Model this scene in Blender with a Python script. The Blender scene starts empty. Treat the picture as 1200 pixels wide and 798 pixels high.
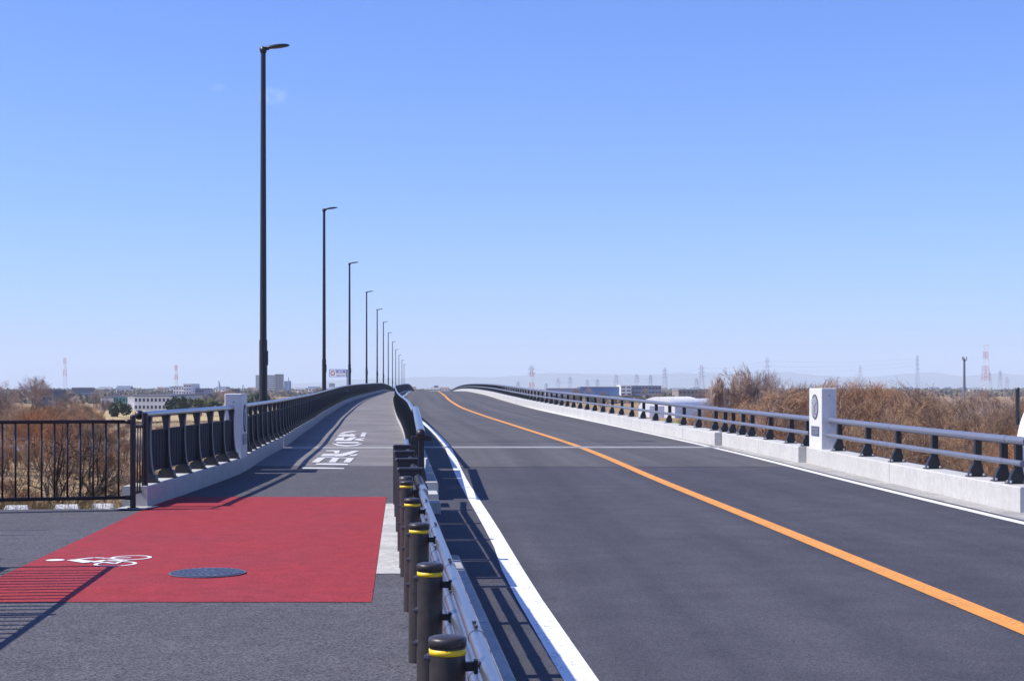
import bpy, math, random
import numpy as np
from mathutils import Vector, Matrix

SC = bpy.context.scene
COL = SC.collection
PI = math.pi
rnd = random.Random(7)

# ------------------------------------------------------------------ camera, world, sun, exposure
F, HC, HZ = 1777.0, 1.575, 455.0          # focal length in photo pixels, eye height, horizon row of the 1200 x 798 photo
cam_d = bpy.data.cameras.new("camera")
cam = bpy.data.objects.new("camera", cam_d)
COL.objects.link(cam)
cam.location = (0, 0, HC)
cam.rotation_euler = (PI / 2, 0, 0)
cam_d.sensor_width = 36.0
cam_d.lens = 36.0 * F / 1200.0
cam_d.shift_y = (HZ - 399.0) / 1200.0
cam_d.clip_start = 0.1
cam_d.clip_end = 60000.0
SC.camera = cam

SUN_EL = math.radians(47.0)
SUN_T = math.radians(5.0)                  # the sun stands to the left and a little behind the camera
sun_dir = Vector((-math.cos(SUN_EL) * math.cos(SUN_T), -math.cos(SUN_EL) * math.sin(SUN_T), math.sin(SUN_EL)))
sun_d = bpy.data.lights.new("sun", 'SUN')
sun_d.energy = 5.0
sun_d.angle = math.radians(0.5)
sun_d.color = (1.0, 0.935, 0.86)
sun_o = bpy.data.objects.new("sun", sun_d)
COL.objects.link(sun_o)
sun_o.rotation_euler = (-sun_dir).to_track_quat('-Z', 'Y').to_euler()

world = bpy.data.worlds.new("World")
SC.world = world
world.use_nodes = True
wn, wl = world.node_tree.nodes, world.node_tree.links
wn.clear()
w_out = wn.new('ShaderNodeOutputWorld')
w_bg = wn.new('ShaderNodeBackground')
w_sky = wn.new('ShaderNodeTexSky')
w_sky.sky_type = 'NISHITA'
w_sky.sun_disc = False
w_sky.sun_elevation = SUN_EL
w_sky.sun_rotation = math.atan2(sun_dir.x, sun_dir.y)
w_sky.altitude = 0.0
w_sky.air_density = 1.0
w_sky.dust_density = 0.4
w_sky.ozone_density = 5.0
w_bg.inputs['Strength'].default_value = 0.095


def wmath(op, a, b=None, clamp=False):
    n = wn.new('ShaderNodeMath')
    n.operation = op
    n.use_clamp = clamp
    for k, v in ((0, a), (1, b)):
        if v is None:
            continue
        if isinstance(v, (int, float)):
            n.inputs[k].default_value = v
        else:
            wl.new(v, n.inputs[k])
    return n.outputs[0]


# one small wisp of cloud high on the left, as a patch of the sky itself
w_tc = wn.new('ShaderNodeTexCoord')
w_sep = wn.new('ShaderNodeSeparateXYZ')
wl.new(w_tc.outputs['Generated'], w_sep.inputs[0])
ysafe = wmath('MAXIMUM', w_sep.outputs['Y'], 0.01)
az, alt = wmath('DIVIDE', w_sep.outputs['X'], ysafe), wmath('DIVIDE', w_sep.outputs['Z'], ysafe)
w_no = wn.new('ShaderNodeTexNoise')
w_no.inputs['Scale'].default_value = 130.0
w_no.inputs['Detail'].default_value = 5.0
wl.new(w_tc.outputs['Generated'], w_no.inputs['Vector'])
cloud = None
for cx, cz, rx, rz, amt in ((-0.158, 0.1925, 0.011, 0.0065, 0.30), (-0.194, 0.1985, 0.006, 0.003, 0.12), (-0.345, 0.012, 0.02, 0.012, 0.35)):
    dx = wmath('DIVIDE', wmath('SUBTRACT', az, cx), rx)
    dz = wmath('DIVIDE', wmath('SUBTRACT', alt, cz), rz)
    d2 = wmath('ADD', wmath('MULTIPLY', dx, dx), wmath('MULTIPLY', dz, dz))
    m = wmath('SUBTRACT', 1.0, d2, True)
    m = wmath('MULTIPLY', m, wmath('MULTIPLY', wmath('SUBTRACT', w_no.outputs['Fac'], 0.36), 3.0, True), True)
    m = wmath('MULTIPLY', m, amt)
    cloud = m if cloud is None else wmath('ADD', cloud, m)
w_mix = wn.new('ShaderNodeMix')
w_mix.data_type = 'RGBA'
wl.new(cloud, w_mix.inputs['Factor'])
wl.new(w_sky.outputs['Color'], w_mix.inputs[6])
w_mix.inputs[7].default_value = (9.0, 8.2, 8.6, 1)
w_tint = wn.new('ShaderNodeMix')              # the clear winter sky is a deeper blue than the model's
w_tint.data_type = 'RGBA'
w_tint.blend_type = 'MULTIPLY'
w_tint.inputs['Factor'].default_value = 1.0
wl.new(w_mix.outputs[2], w_tint.inputs[6])
w_tint.inputs[7].default_value = (0.755, 0.985, 1.63, 1)
wl.new(w_tint.outputs[2], w_bg.inputs['Color'])
wl.new(w_bg.outputs[0], w_out.inputs['Surface'])

SC.view_settings.view_transform = 'Standard'
SC.view_settings.look = 'None'
SC.view_settings.exposure = 0.36
SC.view_settings.gamma = 1.0
SC.cycles.use_denoising = True
SC.cycles.max_bounces = 6
SC.cycles.volume_bounces = 2
SC.cycles.sample_clamp_indirect = 4.0


# ------------------------------------------------------------------ materials
def mat(name, col, rough=0.7, metal=0.0, var=0.0, vscale=3.0, col2=None, bump=0.0, bscale=40.0, speck=0.0, sscale=220.0, spec=0.5, world_space=False, streak=0.0, track=0.0, chips=0.0, each=0.0):
    """A principled material whose colour wanders with two noises and, for aggregate, a fine speckle."""
    m = bpy.data.materials.new(name)
    m.use_nodes = True
    nt = m.node_tree
    b = nt.nodes['Principled BSDF']
    b.inputs['Roughness'].default_value = rough
    b.inputs['Metallic'].default_value = metal
    b.inputs['Specular IOR Level'].default_value = spec
    c = (col[0], col[1], col[2], 1)
    b.inputs['Base Color'].default_value = c
    if not (var or bump or speck or col2 or streak):
        return m
    if world_space:
        vec = nt.nodes.new('ShaderNodeNewGeometry').outputs['Position']
    else:
        vec = nt.nodes.new('ShaderNodeTexCoord').outputs['Object']

    def noise(scale, detail=4.0, v=None):
        n = nt.nodes.new('ShaderNodeTexNoise')
        n.inputs['Scale'].default_value = scale
        n.inputs['Detail'].default_value = detail
        nt.links.new(v or vec, n.inputs['Vector'])
        return n.outputs['Fac']

    def ramp(fac, lo, hi, a, bcol):
        r = nt.nodes.new('ShaderNodeValToRGB')
        r.color_ramp.elements[0].position = lo
        r.color_ramp.elements[1].position = hi
        r.color_ramp.elements[0].color = a
        r.color_ramp.elements[1].color = bcol
        nt.links.new(fac, r.inputs['Fac'])
        return r.outputs['Color']

    def mixc(fac, a, bb, mode='MIX'):
        n = nt.nodes.new('ShaderNodeMix')
        n.data_type = 'RGBA'
        n.blend_type = mode
        if isinstance(fac, float):
            n.inputs['Factor'].default_value = fac
        else:
            nt.links.new(fac, n.inputs['Factor'])
        nt.links.new(a, n.inputs[6])
        nt.links.new(bb, n.inputs[7])
        return n.outputs[2]

    c2 = col2 or tuple(x * (1 - var) for x in col)
    out = ramp(noise(vscale), 0.35, 0.65, c, (c2[0], c2[1], c2[2], 1))
    if var:
        g = ramp(noise(vscale * 6.3, 6.0), 0.3, 0.7, (1 - var, 1 - var, 1 - var, 1), (1 + var * 0.6,) * 3 + (1,))
        out = mixc(1.0, out, g, 'MULTIPLY')
    if streak:
        mp = nt.nodes.new('ShaderNodeMapping')
        mp.inputs['Scale'].default_value = (4.0, 4.0, 0.5)
        nt.links.new(vec, mp.inputs['Vector'])
        g = ramp(noise(2.5, 5.0, mp.outputs['Vector']), 0.42, 0.72, (1, 1, 1, 1), (1 - streak, 1 - streak, 1 - streak * 1.05, 1))
        out = mixc(1.0, out, g, 'MULTIPLY')
    if track:                                 # long faint bands worn by the wheels
        la = nt.nodes.new('ShaderNodeAttribute')
        la.attribute_name = 'lane'
        sp_ = nt.nodes.new('ShaderNodeSeparateXYZ')
        nt.links.new(vec, sp_.inputs[0])
        cb_ = nt.nodes.new('ShaderNodeCombineXYZ')
        for src, k_, dst in ((la.outputs['Fac'], 1.5, 0), (sp_.outputs['Y'], 0.02, 1)):
            mm = nt.nodes.new('ShaderNodeMath')
            mm.operation = 'MULTIPLY'
            nt.links.new(src, mm.inputs[0])
            mm.inputs[1].default_value = k_
            nt.links.new(mm.outputs[0], cb_.inputs[dst])
        g = ramp(noise(1.0, 4.0, cb_.outputs[0]), 0.36, 0.66, (1 - track, 1 - track, 1 - track * 0.95, 1), (1 + track, 1 + track * 0.93, 1 + track * 0.8, 1))
        out = mixc(1.0, out, g, 'MULTIPLY')
    if speck:
        v = nt.nodes.new('ShaderNodeTexVoronoi')
        v.inputs['Scale'].default_value = sscale
        nt.links.new(vec, v.inputs['Vector'])
        sp = nt.nodes.new('ShaderNodeSeparateColor')
        nt.links.new(v.outputs['Color'], sp.inputs[0])
        g = ramp(sp.outputs[0], 0.1, 0.95, (1 - speck,) * 3 + (1,), (1 + speck * 1.3,) * 3 + (1,))
        out = mixc(1.0, out, g, 'MULTIPLY')
    if each:                                  # every plant a shade of its own
        oi = nt.nodes.new('ShaderNodeObjectInfo')
        g = ramp(oi.outputs['Random'], 0.0, 1.0, (1 - each, 1 - each, 1 - each * 0.9, 1), (1 + each * 0.75, 1 + each * 0.6, 1 + each * 0.45, 1))
        out = mixc(1.0, out, g, 'MULTIPLY')
    if chips:                                 # paint worn through to the asphalt in small spots
        a1, a2 = noise(38.0, 8.0), noise(1.7, 4.0)
        mm = nt.nodes.new('ShaderNodeMath')
        mm.operation = 'MULTIPLY_ADD'
        nt.links.new(a2, mm.inputs[0])
        mm.inputs[1].default_value = 0.6
        nt.links.new(a1, mm.inputs[2])
        rr = nt.nodes.new('ShaderNodeMapRange')
        rr.inputs[1].default_value, rr.inputs[2].default_value = 1.06 - chips, 1.14 - chips
        nt.links.new(mm.outputs[0], rr.inputs[0])
        asp = nt.nodes.new('ShaderNodeRGB')
        asp.outputs[0].default_value = (0.10, 0.098, 0.10, 1)
        sc = nt.nodes.new('ShaderNodeMath')
        sc.operation = 'MULTIPLY'
        sc.inputs[1].default_value = 0.7
        nt.links.new(rr.outputs[0], sc.inputs[0])
        out = mixc(sc.outputs[0], out, asp.outputs[0])
    nt.links.new(out, b.inputs['Base Color'])
    if bump:
        bn = nt.nodes.new('ShaderNodeBump')
        bn.inputs['Strength'].default_value = bump
        bn.inputs['Distance'].default_value = 0.01
        nt.links.new(noise(bscale, 6.0), bn.inputs['Height'])
        nt.links.new(bn.outputs[0], b.inputs['Normal'])
    return m


M = {}
M['line_paint'] = mat('line_paint', (0.78, 0.78, 0.78), 0.6, chips=0.13, var=0.07, vscale=4, bump=0.2, bscale=120, speck=0.08, sscale=120, world_space=True)
M['asphalt_near'] = mat('asphalt_near', (0.066, 0.065, 0.077), 0.85, var=0.14, vscale=0.35, col2=(0.057, 0.056, 0.067), bump=0.3, bscale=130, speck=0.36, sscale=110, spec=0.25, world_space=True, track=0.15)
M['asphalt_far'] = mat('asphalt_far', (0.096, 0.093, 0.098), 0.85, var=0.12, vscale=0.25, col2=(0.09, 0.088, 0.09), bump=0.4, bscale=130, speck=0.35, sscale=95, spec=0.25, world_space=True, track=0.17)
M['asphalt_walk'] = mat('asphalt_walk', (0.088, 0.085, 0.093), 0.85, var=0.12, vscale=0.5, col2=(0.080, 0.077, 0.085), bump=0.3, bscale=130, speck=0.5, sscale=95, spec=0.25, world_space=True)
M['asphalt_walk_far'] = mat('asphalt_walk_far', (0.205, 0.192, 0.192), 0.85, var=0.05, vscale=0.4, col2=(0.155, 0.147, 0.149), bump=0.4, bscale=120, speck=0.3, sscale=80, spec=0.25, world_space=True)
M['red_paving'] = mat('red_paving', (0.30, 0.027, 0.029), 0.8, var=0.16, vscale=0.7, col2=(0.275, 0.028, 0.036), bump=0.6, bscale=150, speck=0.28, sscale=110, spec=0.3, world_space=True)
M['white_paint'] = mat('white_paint', (0.78, 0.78, 0.78), 0.6, var=0.07, vscale=4, bump=0.2, bscale=120, speck=0.06, sscale=120, world_space=True)
M['worn_paint'] = mat('worn_paint', (0.64, 0.635, 0.63), 0.65, chips=0.15, var=0.12, vscale=9, bump=0.2, bscale=120, speck=0.12, sscale=90, world_space=True)
M['orange_paint'] = mat('orange_paint', (0.74, 0.30, 0.042), 0.6, chips=0.13, var=0.1, vscale=3, bump=0.2, bscale=120, speck=0.1, sscale=120, world_space=True)
M['concrete'] = mat('concrete', (0.50, 0.49, 0.46), 0.85, var=0.10, vscale=1.6, bump=0.25, bscale=60, streak=0.06, world_space=True)
M['concrete_grey'] = mat('concrete_grey', (0.36, 0.355, 0.345), 0.88, var=0.15, vscale=1.0, bump=0.3, bscale=60, speck=0.15, sscale=90, world_space=True)
M['gutter'] = mat('gutter', (0.38, 0.365, 0.335), 0.9, var=0.22, vscale=1.3, bump=0.3, bscale=60, speck=0.25, sscale=90, world_space=True)
M['pad'] = mat('pad', (0.50, 0.49, 0.45), 0.9, var=0.25, vscale=2.5, bump=0.3, bscale=70, speck=0.12, sscale=80, world_space=True)
M['granite'] = mat('granite', (0.62, 0.61, 0.60), 0.55, var=0.04, vscale=1.5, speck=0.10, sscale=170, bump=0.05, bscale=80)
M['emblem_dark'] = mat('emblem_dark', (0.25, 0.255, 0.285), 0.5, metal=0.3)
M['ring_dark'] = mat('ring_dark', (0.11, 0.113, 0.13), 0.5)
M['emblem_grey'] = mat('emblem_grey', (0.33, 0.34, 0.38), 0.5, metal=0.1, var=0.2, vscale=6)
M['dark_metal'] = mat('dark_metal', (0.018, 0.020, 0.026), 0.42, metal=0.0, var=0.12, vscale=5, bump=0.03, bscale=90)
M['panel'] = mat('panel', (0.021, 0.020, 0.030), 0.65, var=0.1, vscale=4, spec=0.2)
M['brown_metal'] = mat('brown_metal', (0.026, 0.018, 0.017), 0.42, var=0.15, vscale=6, bump=0.03, bscale=90)
M['post_brown'] = mat('post_brown', (0.042, 0.034, 0.033), 0.42, var=0.22, vscale=5, bump=0.03, bscale=110)
M['lamp_metal'] = mat('lamp_metal', (0.015, 0.018, 0.026), 0.4, var=0.1, vscale=1)
M['flange'] = mat('flange', (0.12, 0.13, 0.16), 0.45, metal=0.2)
M['galv'] = mat('galv', (0.34, 0.35, 0.39), 0.30, metal=0.9, var=0.1, vscale=5, bump=0.03, bscale=60)
M['rail_paint'] = mat('rail_paint', (0.20, 0.21, 0.26), 0.38, metal=0.35, var=0.07, vscale=3)
M['yellow_band'] = mat('yellow_band', (0.78, 0.52, 0.012), 0.45)
M['bolt'] = mat('bolt', (0.10, 0.10, 0.12), 0.4, metal=0.6)
M['nut'] = mat('nut', (0.6, 0.6, 0.62), 0.35, metal=0.6)
M['black'] = mat('black', (0.008, 0.009, 0.012), 0.5)
M['iron_dark'] = mat('iron_dark', (0.10, 0.112, 0.15), 0.5, metal=0.4, var=0.2, vscale=9)
M['iron'] = mat('iron', (0.18, 0.20, 0.27), 0.45, metal=0.5, var=0.2, vscale=8)
M['steel_strip'] = mat('steel_strip', (0.30, 0.30, 0.30), 0.6, metal=0.2, var=0.12, vscale=2, world_space=True)
M['bark'] = mat('bark', (0.085, 0.06, 0.048), 0.9, var=0.3, vscale=6, bump=0.4, bscale=20)
M['twig_red'] = mat('twig_red', (0.40, 0.235, 0.13), 0.9, var=0.3, vscale=0.5, col2=(0.30, 0.19, 0.12), each=0.42)
M['twig_brown'] = mat('twig_brown', (0.36, 0.22, 0.12), 0.9, var=0.25, vscale=0.8, col2=(0.29, 0.19, 0.115), each=0.42)
M['twig_grey'] = mat('twig_grey', (0.34, 0.255, 0.215), 0.9, var=0.25, vscale=0.6, each=0.42)
M['twig_orange'] = mat('twig_orange', (0.46, 0.22, 0.08), 0.9, var=0.25, vscale=0.8, col2=(0.34, 0.18, 0.10), each=0.42)
M['leaf_dark'] = mat('leaf_dark', (0.035, 0.060, 0.026), 0.7, var=0.45, vscale=0.7, col2=(0.022, 0.040, 0.022))
M['leaf_olive'] = mat('leaf_olive', (0.12, 0.125, 0.03), 0.75, var=0.4, vscale=0.6, col2=(0.07, 0.08, 0.025))
M['dry_grass'] = mat('dry_grass', (0.34, 0.225, 0.095), 0.9, var=0.3, vscale=0.4, col2=(0.22, 0.13, 0.075), world_space=True)
M['brush'] = mat('brush', (0.36, 0.245, 0.165), 0.9, var=0.3, vscale=0.12, col2=(0.33, 0.27, 0.15), world_space=True)
M['green_grass'] = mat('green_grass', (0.14, 0.16, 0.04), 0.9, var=0.3, vscale=0.6, col2=(0.20, 0.16, 0.06), world_space=True)


# ------------------------------------------------------------------ mesh helper
class MB:
    def __init__(s):
        s.v, s.f, s.mi = [], [], []

    def add(s, vs, fs, mi=0):
        o = len(s.v)
        s.v.extend(vs)
        s.f.extend([tuple(i + o for i in f) for f in fs])
        s.mi.extend([mi] * len(fs))

    def box(s, x0, x1, y0, y1, z0, z1, mi=0):
        s.add([(x0, y0, z0), (x1, y0, z0), (x1, y1, z0), (x0, y1, z0), (x0, y0, z1), (x1, y0, z1), (x1, y1, z1), (x0, y1, z1)],
              [(0, 3, 2, 1), (4, 5, 6, 7), (0, 1, 5, 4), (1, 2, 6, 5), (2, 3, 7, 6), (3, 0, 4, 7)], mi)

    def bevbox(s, x0, x1, y0, y1, z0, z1, b, mi=0):
        """box whose upper and upright edges are chamfered"""
        def ring(z, i):
            return [(x0 + i, y0 + b, z), (x0 + b, y0 + i, z), (x1 - b, y0 + i, z), (x1 - i, y0 + b, z),
                    (x1 - i, y1 - b, z), (x1 - b, y1 - i, z), (x0 + b, y1 - i, z), (x0 + i, y1 - b, z)]
        r0, r1 = ring(z0, 0), ring(z1 - b, 0)
        r2 = [(x0 + b, y0 + b, z1), (x0 + b, y0 + b, z1), (x1 - b, y0 + b, z1), (x1 - b, y0 + b, z1),
              (x1 - b, y1 - b, z1), (x1 - b, y1 - b, z1), (x0 + b, y1 - b, z1), (x0 + b, y1 - b, z1)]
        vs = r0 + r1 + r2
        fs = []
        for k in range(8):
            n = (k + 1) % 8
            fs.append((k, n, 8 + n, 8 + k))
            fs.append((8 + k, 8 + n, 16 + n, 16 + k))
        fs.append((16, 18, 20, 22))
        s.add(vs, fs, mi)

    def tube(s, pts, rads, sides=8, mi=0, cap=True, up=None):
        pts = [Vector(p) for p in pts]
        if not hasattr(rads, '__len__'):
            rads = [rads] * len(pts)
        vs, fs = [], []
        prev = None
        for i, p in enumerate(pts):
            d = (pts[min(i + 1, len(pts) - 1)] - pts[max(i - 1, 0)]).normalized()
            a = Vector((0, 0, 1)) if abs(d.z) < 0.9 else Vector((1, 0, 0))
            if prev is not None:
                a = prev
            u = d.cross(a)
            if u.length < 1e-6:
                u = d.orthogonal()
            u.normalize()
            w = u.cross(d).normalized()
            prev = w
            for k in range(sides):
                t = 2 * PI * k / sides
                q = p + (u * math.cos(t) + w * math.sin(t)) * rads[i]
                vs.append((q.x, q.y, q.z))
        for i in range(len(pts) - 1):
            for k in range(sides):
                n = (k + 1) % sides
                fs.append((i * sides + k, i * sides + n, (i + 1) * sides + n, (i + 1) * sides + k))
        if cap:
            fs.append(tuple(range(sides - 1, -1, -1)))
            fs.append(tuple((len(pts) - 1) * sides + k for k in range(sides)))
        s.add(vs, fs, mi)

    def lathe(s, prof, sides=16, c=(0, 0, 0), mi=0):
        vs, fs = [], []
        for r, z in prof:
            for k in range(sides):
                t = 2 * PI * k / sides
                vs.append((c[0] + r * math.cos(t), c[1] + r * math.sin(t), c[2] + z))
        for i in range(len(prof) - 1):
            for k in range(sides):
                n = (k + 1) % sides
                fs.append((i * sides + k, i * sides + n, (i + 1) * sides + n, (i + 1) * sides + k))
        fs.append(tuple(range(sides - 1, -1, -1)))
        fs.append(tuple((len(prof) - 1) * sides + k for k in range(sides)))
        s.add(vs, fs, mi)

    def prism(s, poly, axis, a0, a1, mi=0):
        """polygon in the two other axes, extruded along 'x', 'y' or 'z'"""
        def P(u, v, w):
            return {'x': (w, u, v), 'y': (u, w, v), 'z': (u, v, w)}[axis]
        n = len(poly)
        vs = [P(u, v, a0) for u, v in poly] + [P(u, v, a1) for u, v in poly]
        fs = [tuple(range(n))[::-1], tuple(range(n, 2 * n))]
        for k in range(n):
            m_ = (k + 1) % n
            fs.append((k, m_, n + m_, n + k))
        s.add(vs, fs, mi)

    def mesh(s, name, mats, smooth=False):
        me = bpy.data.meshes.new(name)
        me.from_pydata(s.v, [], s.f)
        for m_ in (mats if isinstance(mats, (list, tuple)) else [mats]):
            me.materials.append(m_)
        if any(s.mi):
            me.polygons.foreach_set('material_index', s.mi)
        if smooth:
            me.polygons.foreach_set('use_smooth', [True] * len(me.polygons))
        me.validate()
        me.update()
        return me


def link(name, me, parent=None, loc=(0, 0, 0), rot=(0, 0, 0), scale=None):
    o = bpy.data.objects.new(name, me)
    COL.objects.link(o)
    o.location = loc
    o.rotation_euler = rot
    if name == 'road':                        # distance from the centre line, for the wheel tracks
        at_ = me.attributes.new('lane', 'FLOAT', 'POINT')
        at_.data.foreach_set('value', [v.co.x - X0(v.co.y) for v in me.vertices])
    if scale:
        o.scale = scale
    if parent is not None:
        o.parent = parent
    return o


def tag(o, label=None, cat=None, group=None, kind=None):
    if label:
        o['label'] = label
    if cat:
        o['category'] = cat
    if group:
        o['group'] = group
    if kind:
        o['kind'] = kind
    return o


def thing(name, label, cat, loc=(0, 0, 0), rz=0.0, group=None):
    o = link(name, None, None, loc, (0, 0, rz))
    o.empty_display_size = 0.2
    return tag(o, label, cat, group)


def smooth_by_angle(me, ang=35):
    try:
        me.set_sharp_from_angle(angle=math.radians(ang))
    except Exception:
        pass


def spl(tab):
    """smooth (monotone-ish Hermite) interpolation of a table"""
    xs = np.array([t[0] for t in tab], float)
    ys = np.array([t[1] for t in tab], float)
    d = np.diff(ys) / np.diff(xs)
    m = np.empty_like(xs)
    m[0], m[-1] = d[0], d[-1]
    h = np.diff(xs)
    m[1:-1] = (d[:-1] * h[1:] + d[1:] * h[:-1]) / (h[1:] + h[:-1])

    def fn(x):
        if x <= xs[0]:
            return float(ys[0] + m[0] * (x - xs[0]))
        if x >= xs[-1]:
            return float(ys[-1] + m[-1] * (x - xs[-1]))
        i = int(np.searchsorted(xs, x) - 1)
        t = (x - xs[i]) / h[i]
        return float((2 * t**3 - 3 * t**2 + 1) * ys[i] + (t**3 - 2 * t**2 + t) * h[i] * m[i] + (-2 * t**3 + 3 * t**2) * ys[i + 1] + (t**3 - t**2) * h[i] * m[i + 1])
    return fn


# ------------------------------------------------------------------ the alignment: X0 is the orange centre line; road and walkway heights
X0 = spl([(0, 4.07), (10.55, 3.56), (18.84, 3.15), (27.8, 2.58), (35, 2.15), (40, 1.78), (45, 1.27), (54.8, 0.12), (71, -1.62), (80, -2.5), (100, -4.0), (132, -5.9),
          (160, -7.5), (200, -9.75), (240, -12.0), (280, -14.3), (320, -16.6), (360, -18.9), (480, -25.8), (620, -33.6)])
ZR = spl([(-60, -0.10), (0, -0.10), (10, -0.10), (20, -0.10), (28, -0.06), (35, -0.01), (40, 0.03), (47, 0.11), (55, 0.22), (67, 0.35), (78, 0.47), (104, 0.74), (125, 0.92),
          (160, 1.09), (200, 1.18), (240, 1.12), (280, 0.88), (320, 0.45), (360, -0.05), (420, -0.95), (480, -1.9), (620, -4.3)])
ZS = spl([(-60, 0), (0, 0), (36, 0.0), (42, 0.02), (55, 0.06), (66, 0.11), (80, 0.23), (100, 0.44), (122, 0.61), (160, 0.83), (200, 1.02), (240, 1.1), (280, 0.86), (320, 0.42), (360, -0.2),
          (420, -0.93), (480, -1.88), (620, -4.28)])
XK = spl([(20.2, -4.86), (24.3, -4.94), (28.5, -5.07), (33, -5.48), (41, -6.10), (50, -6.95), (60, -7.85), (72, -8.95), (82, -9.75), (122, -12.7), (162, -15.1), (202, -17.6),
          (242, -20.2), (282, -22.6), (322, -25.0), (362, -27.3), (482, -34.2), (620, -42)])


XM = spl([(20, -1.3), (22.6, -1.50), (30, -2.05), (36, -2.5), (44.6, -3.15), (55, -4.0), (71, -5.4), (100, -7.8), (130, -10.1), (160, -11.9), (200, -14.15), (240, -16.4), (280, -18.7), (320, -21.0),
          (360, -23.3), (480, -30.2), (620, -38)])      # walkway side of the kerb between walkway and road
OL = spl([(-60, -3.12), (0, -3.12), (8.7, -3.15), (10.55, -3.21), (18.84, -3.36), (28, -3.43), (35, -3.45), (42, -3.37), (55, -3.1), (70, -3.1), (120, -3.3), (620, -3.42)])   # edge lines and right kerb, from the centre line
OR = spl([(-60, 3.1), (0, 3.1), (18.84, 3.21), (30, 3.36), (40, 3.45), (620, 3.45)])
OK = spl([(-60, 3.72), (10, 3.72), (20.5, 3.78), (32.6, 4.04), (60, 4.04)])


def XB(y):                                   # the line of the brown guardrail posts
    return -0.2 - 0.0855 * (y - 4.77)


def heading(fn, y):
    return math.atan2(-(fn(y + 0.5) - fn(y - 0.5)), 1.0)


def yl(a, b, step=None):
    out = [a]
    y = a
    while True:
        st = step or (2.0 if y < 60 else 4.0 if y < 260 else 10.0)
        y += st
        if y >= b - st * 0.3:
            break
        out.append(y)
    out.append(b)
    return out


def strip(mb, fl, fr, ys, fz, dz=0.0, mi=0):
    vs = []
    for y in ys:
        z = fz(y) + dz
        vs += [(fl(y), y, z), (fr(y), y, z)]
    fs = [(2 * i, 2 * i + 1, 2 * i + 3, 2 * i + 2) for i in range(len(ys) - 1)]
    mb.add(vs, fs, mi)


def beam(mb, fl, fr, ys, fz0, fz1, bev=0.0, mi=0):
    """long block between two edge lines, from height fz0 up to fz1, ends closed"""
    vs = []
    for y in ys:
        l, r, a, b = fl(y), fr(y), fz0(y), fz1(y)
        vs += [(l, y, a), (l, y, b - bev), (l + bev, y, b), (r - bev, y, b), (r, y, b - bev), (r, y, a)]
    fs = []
    for i in range(len(ys) - 1):
        for k in range(6):
            n = (k + 1) % 6
            fs.append((6 * i + k, 6 * i + 6 + k, 6 * i + 6 + n, 6 * i + n))
    fs.append((0, 1, 2, 3, 4, 5))
    q = 6 * (len(ys) - 1)
    fs.append((q + 5, q + 4, q + 3, q + 2, q + 1, q))
    mb.add(vs, fs, mi)


def off(d, fn=X0):
    return lambda y: fn(y) + d


def structure(name, mb, m, smooth=False):
    return tag(link(name, mb.mesh(name, m, smooth)), kind='structure')


# ------------------------------------------------------------------ terrain
GZ = -4.9


def terrain_z(x, y):
    # the levee the camera stands on, its far slope, and the low flood plain beyond
    edge = 20.15 if x < 0 else 20.6 + 0.02 * x
    z = -0.30
    if y > edge:
        z = -0.30 - (y - edge) / 2.3
    if y < -40:
        z = -0.30 - (-40 - y) / 2.3
    z = max(z, GZ)
    if y > 24:
        k = min(1.0, (y - 24) / 15)
        z += k * (0.25 * math.sin(x * 0.11 + 1.3) * math.sin(y * 0.07) + 0.15 * math.sin(x * 0.31 + y * 0.23))
    return z


mb = MB()
xs = sorted(set([-16500, -9000, -5000, -3000, -1800, -1100, -700, -450, -320, -240, -180] + list(range(-140, 141, 4)) + [180, 240, 320, 450, 700, 1100, 1800, 3000, 5000, 9000, 16500]))
ys_ = sorted(set([-16500, -6000, -2000, -700, -300, -150, -80] + list(range(-60, 16, 6)) + [17, 18.5, 19.6, 20.1, 20.6] + [21 + k * 1.0 for k in range(25)] + list(range(48, 180, 4)) +
                 [190, 210, 240, 280, 330, 400, 500, 700, 1000, 1500, 2300, 3600, 5600, 9000, 13000, 16500]))
vs = [(x, y, terrain_z(x, y)) for y in ys_ for x in xs]
nx = len(xs)
mb.add(vs, [(j * nx + i, j * nx + i + 1, (j + 1) * nx + i + 1, (j + 1) * nx + i) for j in range(len(ys_) - 1) for i in range(nx - 1)])


def terrain_material():
    m = bpy.data.materials.new('dry_ground')
    m.use_nodes = True
    nt = m.node_tree
    b = nt.nodes['Principled BSDF']
    b.inputs['Roughness'].default_value = 0.95
    b.inputs['Specular IOR Level'].default_value = 0.1
    pos = nt.nodes.new('ShaderNodeNewGeometry').outputs['Position']
    cur = None
    for scale, lo, hi, c0, c1 in ((0.03, 0.42, 0.6, (0.34, 0.235, 0.12), (0.27, 0.18, 0.12)), (0.6, 0.35, 0.7, None, (0.36, 0.25, 0.12)), (6.0, 0.45, 0.75, None, (0.13, 0.085, 0.055)),
                                  (0.05, 0.62, 0.72, None, (0.15, 0.165, 0.05))):
        n = nt.nodes.new('ShaderNodeTexNoise')
        n.inputs['Scale'].default_value = scale
        n.inputs['Detail'].default_value = 7
        nt.links.new(pos, n.inputs['Vector'])
        r = nt.nodes.new('ShaderNodeMapRange')
        r.inputs[1].default_value, r.inputs[2].default_value = lo, hi
        nt.links.new(n.outputs['Fac'], r.inputs[0])
        mx = nt.nodes.new('ShaderNodeMix')
        mx.data_type = 'RGBA'
        nt.links.new(r.outputs[0], mx.inputs['Factor'])
        if cur is None:
            mx.inputs[6].default_value = (*c0, 1)
        else:
            nt.links.new(cur, mx.inputs[6])
        mx.inputs[7].default_value = (*c1, 1)
        cur = mx.outputs[2]
    nt.links.new(cur, b.inputs['Base Color'])
    return m


structure('ground', mb, terrain_material())

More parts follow.
